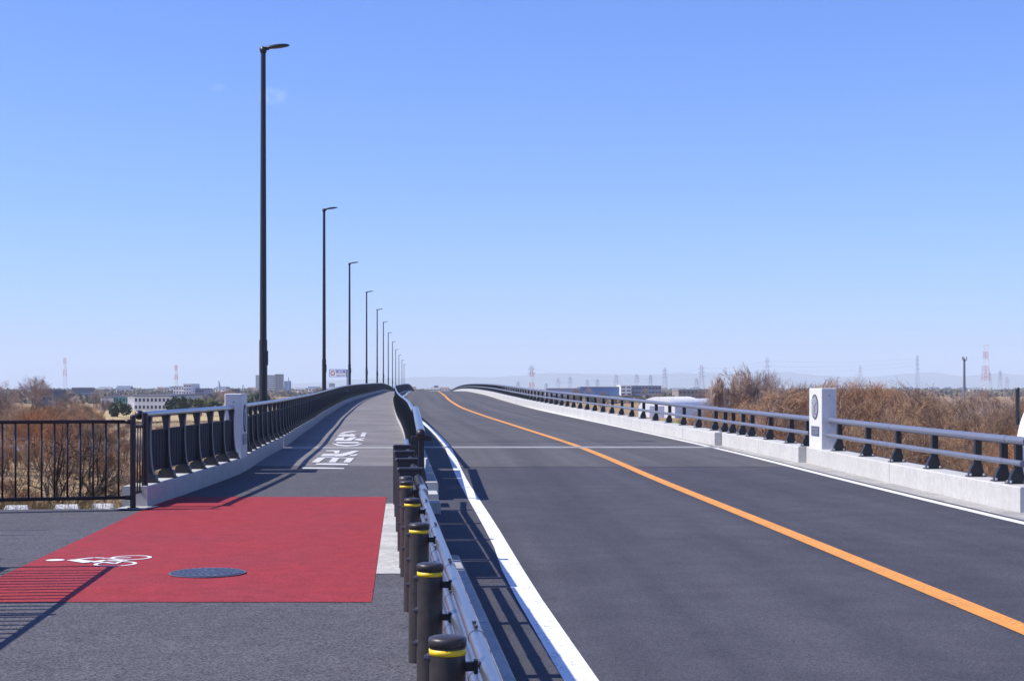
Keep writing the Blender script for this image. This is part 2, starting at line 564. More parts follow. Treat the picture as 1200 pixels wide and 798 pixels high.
# hills far off on the right and behind the bridge
for pts, dist in (([(380, 446), (450, 443), (520, 441), (580, 442), (640, 437), (700, 438), (760, 440), (800, 437), (860, 438), (920, 436), (960, 440), (1010, 442), (1050, 439), (1090, 436), (1130, 441),
                    (1170, 437), (1210, 441), (1260, 438), (1330, 442), (1420, 447), (1500, 455)], 14500),
                  ([(300, 453), (340, 449.5), (370, 448), (420, 450), (470, 449), (520, 453)], 15500)):
    mb = MB()
    rows = []
    for px, py in pts:
        x = (px - 600) / F * dist
        h = (HZ - py) / F * dist + HC
        rows.append((x, h))
    fine = []
    for i in range(len(rows) - 1):
        for k in range(4):
            t = k / 4
            h = rows[i][1] * (1 - t) + rows[i + 1][1] * t
            fine.append((rows[i][0] * (1 - t) + rows[i + 1][0] * t, h + (rnd.uniform(-5, 5) if k else 0)))
    fine.append(rows[-1])
    vs = []
    for x, h in fine:
        vs += [(x, dist - 900, GZ - 0.5), (x + rnd.uniform(-30, 30), dist - 450, h * 0.45), (x, dist, h), (x, dist + 900, GZ - 0.5)]
    n = len(fine)
    mb.add(vs, [(4 * i + k, 4 * i + 4 + k, 4 * i + 5 + k, 4 * i + 1 + k) for i in range(n - 1) for k in range(3)])
    structure('hills', mb, mat('hill_woods', (0.06, 0.075, 0.06), 0.95, var=0.3, vscale=0.002, world_space=True), True)

# ------------------------------------------------------------------ roadway, walkway, markings
YE = 560.0
mb = MB()
strip(mb, lambda y: XB(y) + 0.15 if y < 22 else XM(y) + 0.2, off(5.2), yl(-60, 21.9) + yl(22.1, 31.2), ZR)
structure('road', mb, M['asphalt_near'])
mb = MB()
strip(mb, lambda y: XM(y) + 0.2, off(4.6), yl(31.2, YE), ZR)
structure('road', mb, M['asphalt_far'])

mb = MB()        # the walkway opens into the path along the levee on the left
strip(mb, lambda y: -60.0, lambda y: XB(y) + 0.22, yl(-40, 20.0), ZS)
structure('path', mb, M['asphalt_walk'])
mb = MB()
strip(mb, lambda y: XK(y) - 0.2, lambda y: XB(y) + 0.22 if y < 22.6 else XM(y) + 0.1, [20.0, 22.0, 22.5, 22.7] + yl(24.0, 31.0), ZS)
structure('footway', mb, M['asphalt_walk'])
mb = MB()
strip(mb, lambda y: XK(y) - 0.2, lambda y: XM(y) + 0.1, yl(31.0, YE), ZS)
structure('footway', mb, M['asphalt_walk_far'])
# the sheet edge towards the lower road
mb = MB()
beam(mb, lambda y: XB(y) + 0.10, lambda y: XB(y) + 0.216, yl(-40, 22.4), lambda y: -0.5, lambda y: ZS(y) - 0.004)
structure('kerb', mb, M['concrete_grey'])

XRR = lambda y: -1.04 - 0.0728 * (y - 11.24)      # right edge of the red area
XRL = lambda y: -4.19 - 0.0740 * (y - 11.24)
mb = MB()
strip(mb, XRL, XRR, yl(11.22, 20.3) + [20.9, 22.2], ZS, 0.004)
structure('red_paving', mb, M['red_paving'])
mb = MB()
strip(mb, lambda y: XRR(y) + 0.004, lambda y: XB(y) + 0.05, yl(12.95, 20.9), ZS, 0.005)
structure('drain_cover_strip', mb, M['pad'])


def marking(name, fl, fr, ys, fz, m, dz=0.005):
    mb = MB()
    strip(mb, fl, fr, ys, fz, dz)
    return structure(name, mb, m)


marking('white_edge_line', lambda y: X0(y) + OL(y) - (0.2 if y < 15 else 0.165), lambda y: X0(y) + OL(y), yl(-60, YE), ZR, M['line_paint'])
marking('orange_centre_line', off(-0.10), off(0.10), yl(-60, YE), ZR, M['orange_paint'])
marking('white_edge_line', lambda y: X0(y) + OR(y) - 0.075, lambda y: X0(y) + OR(y) + 0.075, yl(-60, YE), ZR, M['line_paint'])
# pale gutter along the right kerb, and the expansion joint of the bridge
marking('gutter', lambda y: X0(y) + OR(y) + 0.16, off(4.3), yl(-10, 40.9), ZR, M['gutter'], 0.004)
marking('gutter', off(3.60), off(4.0), yl(41.0, YE), ZR, M['gutter'], 0.004)
for y0, y1, m in ((39.35, 39.78, M['concrete_grey']), (39.79, 39.99, M['steel_strip']), (40.01, 40.2, M['steel_strip'])):
    mb = MB()
    strip(mb, lambda y: XM(y) + 0.42, off(3.8), [y0, y1], ZR, 0.0075)
    structure('expansion_joint', mb, m)
for y0, y1, m in ((39.1, 39.55, M['steel_strip']), (39.62, 40.2, M['gutter']), (40.22, 40.5, M['steel_strip'])):
    mb = MB()
    strip(mb, lambda y: XK(y) - 0.1, lambda y: XM(y) - 0.01, [y0, y1], ZS, 0.005)
    structure('expansion_joint', mb, m)
# sealed transverse cracks
for y0, w in ((31.2, 0.05), (44.0, 0.04), (60.0, 0.05)):
    mb = MB()
    strip(mb, off(-3.4), off(3.3), [y0, y0 + w], ZR, 0.003)
    structure('road_seam', mb, M['asphalt_near'])


def gs(px, py):                               # photo pixel -> point on the walkway surface
    y = 40.0
    for _ in range(12):
        y = (HC - ZS(y)) * F / (py - HZ)
    return ((px - 600) / F * y, y)


def flat_shape(mb, pts, dz):
    vs = [(x, y, ZS(y) + dz) for x, y in pts]
    a = sum(vs[i][0] * vs[(i + 1) % len(vs)][1] - vs[(i + 1) % len(vs)][0] * vs[i][1] for i in range(len(vs)))
    if a < 0:
        vs = vs[::-1]
    mb.add(vs, [tuple(range(len(vs)))])


def lettering_shape(mb, zs, dz=0.011):
    flat_shape(mb, [gs(345 + a / 12.27, 495 + b / 12.27) for a, b in zs], dz)


# two large stretched white characters painted on the walkway
mb = MB()
for s in ([(100, 651), (350, 651), (715, 660), (718, 674), (350, 672), (108, 668)], [(318, 594), (540, 592), (775, 600), (770, 618), (530, 616), (305, 612)],
          [(335, 512), (440, 503), (445, 513), (352, 580), (248, 577)], [(555, 508), (655, 508), (592, 580), (490, 578)], [(760, 513), (862, 515), (800, 580), (703, 577)],
          [(446, 503), (565, 504), (556, 514), (446, 514)], [(656, 508), (758, 510), (752, 520), (650, 519)],
          [(450, 404), (655, 406), (640, 447), (572, 452), (578, 420), (458, 417)], [(380, 482), (420, 455), (566, 456), (572, 488), (390, 490)],
          [(574, 492), (700, 492), (800, 466), (936, 412), (846, 412), (660, 457), (574, 458)], [(815, 470), (920, 458), (880, 486), (778, 488)]):
    lettering_shape(mb, s)
structure('footway_lettering', mb, M['worn_paint'])
mb = MB()
for s in ([(525, 303), (570, 300), (640, 322), (750, 333), (860, 328), (950, 303), (995, 305), (900, 338), (750, 349), (620, 340)], [(600, 283), (930, 284), (930, 303), (820, 309), (610, 303)],
          [(575, 266), (620, 220), (680, 222), (650, 264)], [(684, 214), (722, 214), (705, 246), (740, 250), (800, 217), (900, 213), (812, 268), (640, 266)],
          [(868, 244), (1010, 221), (1016, 232), (945, 245), (1002, 256), (990, 270), (858, 256)],
          [(618, 204), (652, 174), (722, 170), (790, 178), (822, 168), (880, 180), (866, 204)],
          [(650, 160), (720, 139), (860, 124), (902, 131), (780, 146), (690, 165)], [(1042, 148), (980, 147), (962, 160), (1032, 161)], [(1026, 164), (1016, 206), (946, 206), (966, 169)]):
    lettering_shape(mb, s)
structure('footway_lettering', mb, M['worn_paint'])

# white bicycle sign on the red paving: rider lies with the head towards the left
mb = MB()


def bike_pt(a, b):                            # a along the bicycle, b up the rider; wheels at the right, head at the left
    return (-3.56 - b + a * 0.03, 13.89 + a)


def bike_ring(a, b, r0, r1, n=24):
    for k in range(n):
        t0, t1 = 2 * PI * k / n, 2 * PI * (k + 1) / n
        flat_shape(mb, [bike_pt(a + r * math.cos(t), b + r * math.sin(t)) for r, t in ((r0, t0), (r1, t0), (r1, t1), (r0, t1))], 0.009)


def bike_bar(a0, b0, a1, b1, w0, w1):
    d = Vector((a1 - a0, b1 - b0)).normalized()
    n = Vector((-d.y, d.x))
    flat_shape(mb, [bike_pt(a0 + n.x * w0, b0 + n.y * w0), bike_pt(a1 + n.x * w1, b1 + n.y * w1), bike_pt(a1 - n.x * w1, b1 - n.y * w1), bike_pt(a0 - n.x * w0, b0 - n.y * w0)], 0.010)


bike_ring(0.25, 0.0, 0.155, 0.19)
bike_ring(-0.25, 0.0, 0.155, 0.19)
flat_shape(mb, [bike_pt(0.05 + 0.075 * math.cos(t), 0.64 + 0.085 * math.sin(t)) for t in [2 * PI * k / 16 for k in range(16)]], 0.009)
bike_bar(0.07, 0.50, -0.13, 0.26, 0.05, 0.075)
bike_bar(0.06, 0.48, 0.24, 0.34, 0.028, 0.024)
bike_bar(0.24, 0.34, 0.21, 0.24, 0.024, 0.02)
bike_bar(-0.13, 0.25, 0.04, 0.17, 0.04, 0.034)
bike_bar(0.04, 0.17, -0.01, -0.04, 0.032, 0.026)
bike_bar(-0.25, 0.0, -0.10, 0.19, 0.016, 0.016)
bike_bar(-0.25, 0.0, 0.0, 0.0, 0.016, 0.016)
bike_bar(0.0, 0.0, 0.19, 0.18, 0.016, 0.016)
bike_bar(0.25, 0.0, 0.18, 0.24, 0.018, 0.018)
structure('bicycle_marking', mb, M['white_paint'])

# ------------------------------------------------------------------ manhole
man = thing('manhole_cover', 'round dark blue-grey iron manhole cover set in the red paving', 'manhole cover', (-2.60, 12.95, 0.0))
mb = MB()
mb.lathe([(0.325, 0.0), (0.325, 0.0055), (0.322, 0.0065)], 36)
link('rim', mb.mesh('rim', M['iron']), man)
mb = MB()
mb.lathe([(0.305, 0.0), (0.305, 0.0085), (0.001, 0.0085)], 36)
link('lid', mb.mesh('lid', M['iron_dark']), man)
mb = MB()
for r, n in ((0.05, 6), (0.10, 10), (0.15, 15), (0.20, 20), (0.25, 26), (0.287, 30)):
    for k in range(n):
        t = 2 * PI * (k + 0.5 * (r > 0.12)) / n
        x, y = r * math.cos(t), r * math.sin(t)
        mb.box(x - 0.017, x + 0.017, y - 0.017, y + 0.017, 0.0085, 0.0125)
o = link('raised_stud', mb.mesh('raised_stud', M['iron']), man)
o['kind'] = 'stuff'

# ------------------------------------------------------------------ bridge body under the deck
br = thing('bridge', 'long low road bridge with white parapet kerbs rising to a distant crest', 'bridge', (0, 40, GZ))


def local(mbx, o):
    mbx.v = [(x - o[0], y - o[1], z - o[2]) for x, y, z in mbx.v]
    return mbx


mb = MB()
beam(mb, lambda y: XK(y) - 0.3, lambda y: XB(y) + 0.09 if y < 22.4 else XM(y) + 0.1, [20.3, 21.3, 22.3, 22.5] + yl(24.5, 39.5), lambda y: GZ - 1, lambda y: ZS(y) - 0.03)
beam(mb, lambda y: XM(y) + 0.11, off(4.45), yl(20.9, 39.6), lambda y: GZ - 1, lambda y: ZR(y) - 0.03)
link('abutment', local(mb, (0, 40, GZ)).mesh('abutment', M['concrete_grey']), br)
mb = MB()
beam(mb, lambda y: XK(y) - 0.42, lambda y: XM(y) + 0.1, yl(39.7, YE), lambda y: ZS(y) - 0.9, lambda y: ZS(y) - 0.03)
link('deck_edge', local(mb, (0, 40, GZ)).mesh('deck_edge', M['concrete_grey']), br)
mb = MB()
beam(mb, lambda y: XM(y) + 0.11, off(4.55), yl(39.7, YE), lambda y: ZR(y) - 1.4, lambda y: ZR(y) - 0.03)
link('girder', local(mb, (0, 40, GZ)).mesh('girder', M['concrete_grey']), br)
for k in range(13):
    y = 78 + 38 * k
    mb = MB()
    mb.box(X0(y) - 6.5, X0(y) + 3.8, y - 0.9, y + 0.9, GZ - 1, ZR(y) - 0.85)
    link('pier', local(mb, (0, 40, GZ)).mesh('pier', M['concrete_grey']), br)

# kerbs
mb = MB()


def left_kerb(y0, y1):
    beam(mb, lambda y: XK(y) - 0.34, XK, yl(y0, y1), lambda y: ZS(y) - 0.15, lambda y: ZS(y) + 0.285, 0.015)


for a, b in ((20.2, 24.2), (24.215, 28.2), (28.215, 32.3), (32.32, 39.75)):
    mb = MB()
    left_kerb(a, b)
    structure('concrete_kerb', mb, M['concrete'])
for a in range(0, 26):
    mb = MB()
    left_kerb(40.0 + 20 * a, 59.97 + 20 * a)
    structure('concrete_kerb', mb, M['concrete'])
# kerb between walkway and road
ZM = lambda y: ZS(y) + 0.19
ZM2 = lambda y: max(ZS(y) + 0.187, ZR(y) + 0.12)
for a, b in ((22.6, 24.6), (24.615, 26.6), (26.615, 28.6), (28.615, 30.6), (30.615, 32.6), (32.615, 34.6), (34.615, 36.6), (36.615, 39.7)):
    mb = MB()
    beam(mb, XM, lambda y: XM(y) + 0.4, yl(a, b), lambda y: ZR(y) - 0.2, ZM, 0.015)
    structure('concrete_kerb', mb, M['concrete'])
for a in range(0, 26):
    mb = MB()
    beam(mb, XM, lambda y: XM(y) + 0.22, yl(40.05 + 20 * a, 60.03 + 20 * a), lambda y: ZS(y) - 0.3, ZM, 0.015)
    beam(mb, lambda y: XM(y) + 0.223, lambda y: XM(y) + 0.4, yl(40.05 + 20 * a, 60.03 + 20 * a), lambda y: ZS(y) - 0.3, ZM2, 0.015)
    structure('concrete_kerb', mb, M['concrete'])
for y0, y1, h in ((20.2, 20.75, 0.05), (21.3, 22.05, 0.09)):
    mb = MB()
    beam(mb, lambda y: XM(y) + 0.05, lambda y: XM(y) + 0.37, [y0, y1], lambda y: -0.3, lambda y: h, 0.012)
    structure('concrete_kerb', mb, M['concrete'])
for a in range(6):                             # low kerb stones beside the guardrail, lower road in front
    y0 = 1.9 + 2.0 * a
    mb = MB()
    beam(mb, lambda y: XB(y) + 0.225, lambda y: XB(y) + 0.50, [y0, y0 + 1.99], lambda y: -0.3, lambda y: 0.05, 0.02)
    structure('kerb_stone', mb, M['concrete_grey'])
# right kerb
kr = [(20.4, 26.4, 0.0, 4.45), (26.415, 32.65, 0.0, 4.45), (32.66, 36.6, -0.17, 4.40), (36.615, 40.75, -0.17, 4.40)]
for a, b, o0, o1 in kr:
    mb = MB()
    beam(mb, lambda y: X0(y) + OK(y) + o0, lambda y: X0(y) + OK(y) + o0 + 0.46, yl(a, b), lambda y: ZR(y) - 0.3, lambda y: ZR(y) + 0.345, 0.015)
    structure('concrete_kerb', mb, M['concrete'])
y = 40.78
while y < YE - 4:
    st = 3.98 if y < 100 else 16.0
    mb = MB()
    beam(mb, off(3.74), off(4.30), yl(y, y + st - 0.02, None if y < 100 else 4.0), lambda y: ZR(y) - 0.3, lambda y: ZR(y) + 0.345, 0.015)
    structure('concrete_kerb', mb, M['concrete'])
    y += st

# ------------------------------------------------------------------ stone pillars at the bridge head


def pillar(name, label, loc, rz, h, plaque_z, emblem_z, side):
    t = thing(name, label, 'stone pillar', loc, rz, 'pale stone pillars at the bridge head')
    mb = MB()
    mb.bevbox(-0.16, 0.16, 0.0, 1.0, -0.05, h, 0.012)
    link('shaft', mb.mesh('shaft', M['granite']), t)
    f = 0.16 * side
    mb = MB()                                 # dark oval ring, grey relief disc within
    n = 32
    ring = MB()
    for k in range(n):
        t0, t1 = 2 * PI * k / n, 2 * PI * (k + 1) / n
        for r0, r1, x0, x1 in ((0.235, 0.258, f, f + side * 0.022),):
            p = [(x0, 0.5 + r0 * math.cos(t0), emblem_z + r0 * math.sin(t0)), (x0, 0.5 + r1 * math.cos(t0), emblem_z + r1 * math.sin(t0)),
                 (x0, 0.5 + r1 * math.cos(t1), emblem_z + r1 * math.sin(t1)), (x0, 0.5 + r0 * math.cos(t1), emblem_z + r0 * math.sin(t1))]
            q = [(x1, a, b) for _, a, b in p]
            ring.add(p + q, [(4, 5, 6, 7), (0, 1, 5, 4), (2, 3, 7, 6)])
    em = link('emblem', None, t)
    em.empty_display_size = 0.1
    disc = MB()
    disc.prism([(0.5 + 0.234 * math.cos(2 * PI * k / n), emblem_z + 0.234 * math.sin(2 * PI * k / n)) for k in range(n)], 'x', min(f, f + side * 0.012), max(f, f + side * 0.012))
    bpy.data.objects.remove(em)
    em = link('emblem', disc.mesh('emblem', M['emblem_grey']), t)
    link('ring', ring.mesh('ring', M['ring_dark']), em)
    rel = MB()                                # raised marks of the relief
    for c0, c1, w in (((0.36, 0.10), (0.55, -0.02), 0.022), ((0.55, -0.02), (0.66, 0.09), 0.018), ((0.44, -0.04), (0.58, -0.12), 0.02), ((0.40, -0.13), (0.60, -0.17), 0.012), ((0.5, 0.02), (0.5, -0.1), 0.014)):
        d = Vector((c1[0] - c0[0], c1[1] - c0[1])).normalized() * w
        pp = [(c0[0] - d.y, emblem_z + c0[1] + d.x), (c1[0] - d.y * 0.4, emblem_z + c1[1] + d.x * 0.4), (c1[0] + d.y * 0.4, emblem_z + c1[1] - d.x * 0.4), (c0[0] + d.y, emblem_z + c0[1] - d.x)]
        rel.prism(pp, 'x', min(f, f + side * 0.02), max(f, f + side * 0.02))
    link('relief', rel.mesh('relief', M['emblem_dark']), em)
    mb = MB()
    mb.box(min(f, f + side * 0.015), max(f, f + side * 0.015), 0.16, 0.78, plaque_z, plaque_z + 0.2)
    pq = link('plaque', mb.mesh('plaque', M['iron']), t)
    mb = MB()
    for k in range(4):
        c = 0.24 + 0.14 * k
        x0, x1 = min(f + side * 0.015, f + side * 0.018), max(f + side * 0.015, f + side * 0.018)
        mb.box(x0, x1, c, c + 0.09, plaque_z + 0.05, plaque_z + 0.065)
        mb.box(x0, x1, c, c + 0.09, plaque_z + 0.13, plaque_z + 0.145)
        mb.box(x0, x1, c + 0.038, c + 0.052, plaque_z + 0.065, plaque_z + 0.13)
    link('raised_lettering', mb.mesh('raised_lettering', M['emblem_grey']), pq)
    mb = MB()
    mb.box(-0.012, 0.022, -0.004, 0.02, h - 0.17, h - 0.14)
    link('lifting_plug', mb.mesh('lifting_plug', M['emblem_grey']), t)
    return t


pillar('stone_pillar', 'pale stone pillar with round emblem on the right kerb beside the road', (X0(31.5) + 4.22, 31.5, ZR(31.5) + 0.345), heading(X0, 32), 1.27, 0.27, 0.88, -1)
pillar('stone_pillar', 'grey stone pillar in the left walkway railing, its lit narrow face to the camera', (-5.24, 28.5, 0.285), heading(XK, 29), 1.19, 0.22, 0.72, 1)

# ------------------------------------------------------------------ walkway railings (curved posts, ribbed panels, round top rail)
pm = MB()
prof_r = [(0.095, 0.0), (0.088, 0.05), (0.068, 0.14), (0.048, 0.25), (0.034, 0.40), (0.028, 0.55), (0.028, 0.70), (0.036, 0.82), (0.045, 0.91)]
prof_l = [(-0.070, 0.91), (-0.045, 0.80), (-0.028, 0.6), (-0.024, 0.25), (-0.06, 0.13), (-0.09, 0.0)]
pm.prism(prof_r + prof_l, 'y', -0.03, 0.03, 0)
for i in range(len(prof_r) - 1):             # pale flange on the walkway edge of the post
    (x0, z0), (x1, z1) = prof_r[i], prof_r[i + 1]
    pm.add([(x0, -0.036, z0), (x0 + 0.012, -0.036, z0), (x1 + 0.012, -0.036, z1), (x1, -0.036, z1), (x0, 0.036, z0), (x0 + 0.012, 0.036, z0), (x1 + 0.012, 0.036, z1), (x1, 0.036, z1)],
           [(0, 1, 2, 3), (7, 6, 5, 4), (1, 5, 6, 2), (4, 0, 3, 7)], 1)
pm.box(-0.13, 0.15, -0.075, 0.075, 0.0, 0.02, 0)
pm.prism([(-0.12, 0.02), (0.13, 0.02), (0.115, 0.10), (0.03, 0.15), (-0.09, 0.11)], 'y', -0.075, 0.075, 0)
for x in (-0.09, 0.10):
    for y in (-0.055, 0.055):
        pm.lathe([(0.016, 0.02), (0.016, 0.045)], 6, (x, y, 0), 2)
POST_MESH = pm.mesh('post', [M['dark_metal'], M['flange'], M['nut']])


def panel_mesh(length):
    p = MB()
    n = max(6, int(length / 0.1))
    h = length / 2 - 0.035
    for k in range(n):                       # corrugated sheet: proud and recessed ribs
        a, b = -h + 2 * h * k / n, -h + 2 * h * (k + 1) / n
        d = 0.009 if k % 2 else 0.005
        p.box(-d, d, a, b, 0.17, 0.70)
    p.box(-0.02, 0.02, -h, h, 0.70, 0.725)
    p.box(-0.02, 0.02, -h, h, 0.15, 0.17)
    return p.mesh('infill_panel', M['panel'])


PANEL = panel_mesh(1.3)


def railing(label, fx, fz, y0, y1, spacing, group, start_ball=False, flip=False, rail_r=0.045):
    ox, oy, oz = fx(y0), y0, fz(y0)
    t = thing('walkway_railing', label, 'railing', (ox, oy, oz), 0, group)
    n = max(1, int(round((y1 - y0) / spacing)))
    st = (y1 - y0) / n
    pan = PANEL if abs(st - 1.3) < 0.012 else panel_mesh(st)
    for k in range(n + 1):
        y = y0 + st * k
        a = heading(fx, y) + (PI if flip else 0)
        link('post', POST_MESH, t, (fx(y) - ox, y - oy, fz(y) - oz), (0, 0, a))
        if k < n:
            ym = y + st / 2
            sl = math.atan2(fz(y + st) - fz(y), st)
            link('infill_panel', pan, t, (fx(ym) - ox, ym - oy, (fz(y) + fz(y + st)) / 2 - oz), (sl, 0, heading(fx, ym)))
    mb = MB()
    yy = [y0 - (0.50 if label.startswith('short') else 0.12)] + yl(y0 + 0.5, y1 + 0.1, 2.0 if y1 < 80 else 3.0)
    mb.tube([(fx(y) - ox, y - oy, fz(y) - oz + 0.945) for y in yy], rail_r, 12)
    me = mb.mesh('top_rail', M['galv'], True)
    smooth_by_angle(me)
    link('top_rail', me, t)
    if start_ball:
        mb = MB()
        r = rail_r + 0.02
        mb.lathe([(r * math.cos(a) + 0.001, r * math.sin(a)) for a in [-PI / 2 + PI * k / 10 for k in range(11)]], 14, (fx(y0 - 0.54) - ox, -0.54, 0.945))
        link('end_knob', mb.mesh('end_knob', M['brown_metal'], True), t)
    return t


railing('short walkway railing on the left kerb between the brown fence and the stone pillar', lambda y: XK(y) - 0.16, lambda y: ZS(y) + 0.285, 20.98, 28.2, 1.24,
        'railings with dark panels beside the walkway', True)
railing('long curving railing on the left bridge edge from the stone pillar past the street lamps', lambda y: XK(y) - 0.16, lambda y: ZS(y) + 0.285, 29.75, 29.75 + 1.3 * 255, 1.3,
        'railings with dark panels beside the walkway')
railing('long dark-panelled railing on the kerb between walkway and road, from the joint to the crest', lambda y: XM(y) + 0.11, ZM, 30.6, 30.6 + 1.3 * 250, 1.3, 'railings with dark panels beside the walkway')
# low round-ended rail piece in front of it
t = thing('rail_end_piece', 'low round-ended pipe rail at the near end of the kerb between walkway and road', 'railing', (XM(22.7) + 0.15, 22.7, 0))
rx, ry = XM(22.7) + 0.15, 22.7
zt_ = lambda y: 0.90 + (y - 22.7) * 0.034
mb = MB()
mb.tube([(XM(y) + 0.15 - rx, y - ry, zt_(y)) for y in (22.6, 23.5, 25, 27, 29, 30.3)], 0.066, 16)
me = mb.mesh('top_rail', M['galv'], True)
smooth_by_angle(me)
link('top_rail', me, t)
for a in (22.9, 25.25, 27.65):
    mb = MB()
    beam(mb, lambda y: XM(y) + 0.135, lambda y: XM(y) + 0.165, [a, a + 1.15, a + 2.25], lambda y: 0.26 + (y - 22.7) * 0.02, lambda y: 0.66 + (y - 22.7) * 0.03, 0.005)
    link('infill_panel', local(mb, (rx, ry, 0)).mesh('infill_panel', M['panel']), t)
mb = MB()
mb.lathe([(0.072 * math.cos(a) + 0.001, 0.072 * math.sin(a)) for a in [-PI / 2 + PI * k / 10 for k in range(11)]], 14, (0, -0.11, 0.90))
link('end_knob', mb.mesh('end_knob', M['brown_metal'], True), t)
for y in (22.85, 25.2, 27.6, 29.9):
    mb = MB()
    mb.prism([(-0.05, ZM(y)), (0.09, ZM(y)), (0.05, ZM(y) + 0.2), (0.035, zt_(y) - 0.02), (-0.035, zt_(y) - 0.02), (-0.04, ZM(y) + 0.2)], 'y', -0.03, 0.03)
    link('post', mb.mesh('post', M['dark_metal']), t, (XM(y) + 0.15 - rx, y - ry, 0), (0, 0, heading(XM, y)))
mb = MB()
mb.bevbox(-0.16, 0.16, 0.05, 0.09, 0.79, 0.86, 0.01)
link('cross_plate', mb.mesh('cross_plate', M['dark_metal']), t)
for z in (0.22,):
    mb = MB()
    mb.tube([(XM(y) + 0.15 - rx, y - ry, z + (y - 22.7) * 0.03) for y in (22.8, 25, 27, 29, 30.3)], 0.022, 8)
    link('lower_rail', mb.mesh('lower_rail', M['dark_metal'], True), t)

# ------------------------------------------------------------------ road parapet railing on the right (two round rails on braced posts)
rp = MB()
rp.prism([(-0.13, 0.0), (0.10, 0.0), (0.085, 0.10), (0.06, 0.20), (0.06, 0.63), (-0.035, 0.63), (-0.035, 0.24), (-0.10, 0.12)], 'y', -0.042, 0.042, 0)
rp.box(-0.15, 0.12, -0.085, 0.085, 0.0, 0.018, 0)
for x in (-0.115, 0.085):
    for y in (-0.062, 0.062):
        rp.lathe([(0.017, 0.018), (0.017, 0.05)], 6, (x, y, 0), 1)
RPOST = rp.mesh('post', [M['dark_metal'], M['nut']])


def road_rail(label, fx, fz, ys_posts, y0, y1, cap_near=False):
    ox, oy, oz = fx(y0), y0, fz(y0)
    t = thing('road_railing', label, 'railing', (ox, oy, oz), 0, 'two-bar railings along the right kerb')
    for y in ys_posts:
        link('post', RPOST, t, (fx(y) - ox, y - oy, fz(y) - oz), (0, 0, heading(fx, y)))
    for nm, z, r, dx in (('top_rail', 0.60, 0.06, 0.0), ('lower_rail', 0.295, 0.043, -0.06)):
        mb = MB()
        mb.tube([(fx(y) + dx - ox, y - oy, fz(y) + z - oz) for y in yl(y0, y1, 2.0 if y1 < 100 else 3.0)], r, 14)
        me = mb.mesh(nm, M['rail_paint'], True)
        smooth_by_angle(me)
        link(nm, me, t)
        for y in [q + 0.35 for q in ys_posts if q + 0.35 < y1][:40:4]:
            mb = MB()
            mb.tube([(fx(y) + dx - ox, y - oy, fz(y) + z - oz), (fx(y + 0.10) + dx - ox, y + 0.10 - oy, fz(y + 0.10) + z - oz)], r + 0.004, 14)
            link('rail_sleeve', mb.mesh('rail_sleeve', M['rail_paint']), t)
    return t


zk = lambda y: ZR(y) + 0.345
road_rail('near two-bar railing on the right kerb between the picture edge and the stone pillar', lambda y: X0(y) + OK(y) + 0.23, zk, [21.1, 21.65, 22.7, 24.7, 26.7, 28.65, 30.8], 20.75, 31.5)
pp = [32.95, 34.4, 36.4, 38.3, 39.3, 40.4, 41.3, 42.4]
while pp[-1] < 470:
    pp.append(pp[-1] + 2.0)
road_rail('far two-bar railing along the right kerb from the stone pillar over the bridge crest', off(4.14), zk, pp, 32.55, 470)

# ------------------------------------------------------------------ guardrail of brown posts with yellow bands
gr = thing('guardrail', 'brown round guardrail posts with yellow bands and three grey pipes between walkway and road', 'guardrail', (XB(4.77), 4.77, 0))
gx, gy = XB(4.77), 4.77
mbp = MB()
mbp.lathe([(0.0571, -0.05), (0.0571, 0.765)], 28)
me_post = mbp.mesh('post', M['post_brown'], True)
smooth_by_angle(me_post)
mbc = MB()
mbc.lathe([(0.0601, 0.765), (0.0607, 0.785), (0.0588, 0.7915), (0.05, 0.7955), (0.03, 0.7985), (0.001, 0.80)], 28)
me_cap = mbc.mesh('cap', M['post_brown'], True)
mbb = MB()
mbb.lathe([(0.0585, 0.740), (0.0585, 0.7585)], 28)
me_band = mbb.mesh('yellow_band', M['yellow_band'], True)
mbo = MB()
PZ = (0.70, 0.555, 0.41)
mbo.tube([(-0.056, 0, 0), (-0.066, 0, 0)], 0.014, 10)
mbo.tube([(-0.064, 0, 0), (-0.074, 0, 0)], 0.009, 6)
me_bolt = mbo.mesh('bolt', M['bolt'])
mbk = MB()
z = 0.0
mbk.box(0.05, 0.085, -0.011, 0.011, z - 0.014, z + 0.014)
mbk.box(0.083, 0.095, -0.018, 0.018, z - 0.022, z + 0.02)
me_brk = mbk.mesh('pipe_bracket', M['black'])
for k in range(-2, 5):
    y = 4.77 + 2.0 * k
    p = link('post', me_post, gr, (XB(y) - gx, y - gy, 0), (rnd.uniform(-0.008, 0.008), rnd.uniform(-0.008, 0.008), 0.085))
    for nm, me in (('cap', me_cap), ('yellow_band', me_band)):
        link(nm, me, p)
    for z in PZ:
        link('bolt', me_bolt, p, (0, 0, z + 0.03))
        link('pipe_bracket', me_brk, p, (0, 0, z))
for z in PZ:
    mb = MB()
    mb.tube([(XB(y) + 0.122 - gx, y - gy, z) for y in [0.4 + 0.5 * k for k in range(25)] + [12.7]], 0.0275, 14)
    me = mb.mesh('pipe', M['galv'], True)
    smooth_by_angle(me)
    link('pipe', me, gr)
    for k in range(-2, 4):
        y = 4.77 + 2.0 * k + 0.55
        mb = MB()
        mb.tube([(XB(y) + 0.122 - gx, y - gy, z), (XB(y + 0.16) + 0.122 - gx, y + 0.16 - gy, z)], 0.0298, 14)
        me = mb.mesh('pipe_sleeve', M['galv'], True)
        smooth_by_angle(me)
        link('pipe_sleeve', me, gr)
        mb = MB()
        for d in (0.03, 0.13):
            mb.lathe([(0.008, 0.03), (0.008, 0.040)], 6, (XB(y + d) + 0.122 - gx, y + d - gy, z))
        link('sleeve_bolt', mb.mesh('sleeve_bolt', M['bolt']), gr)

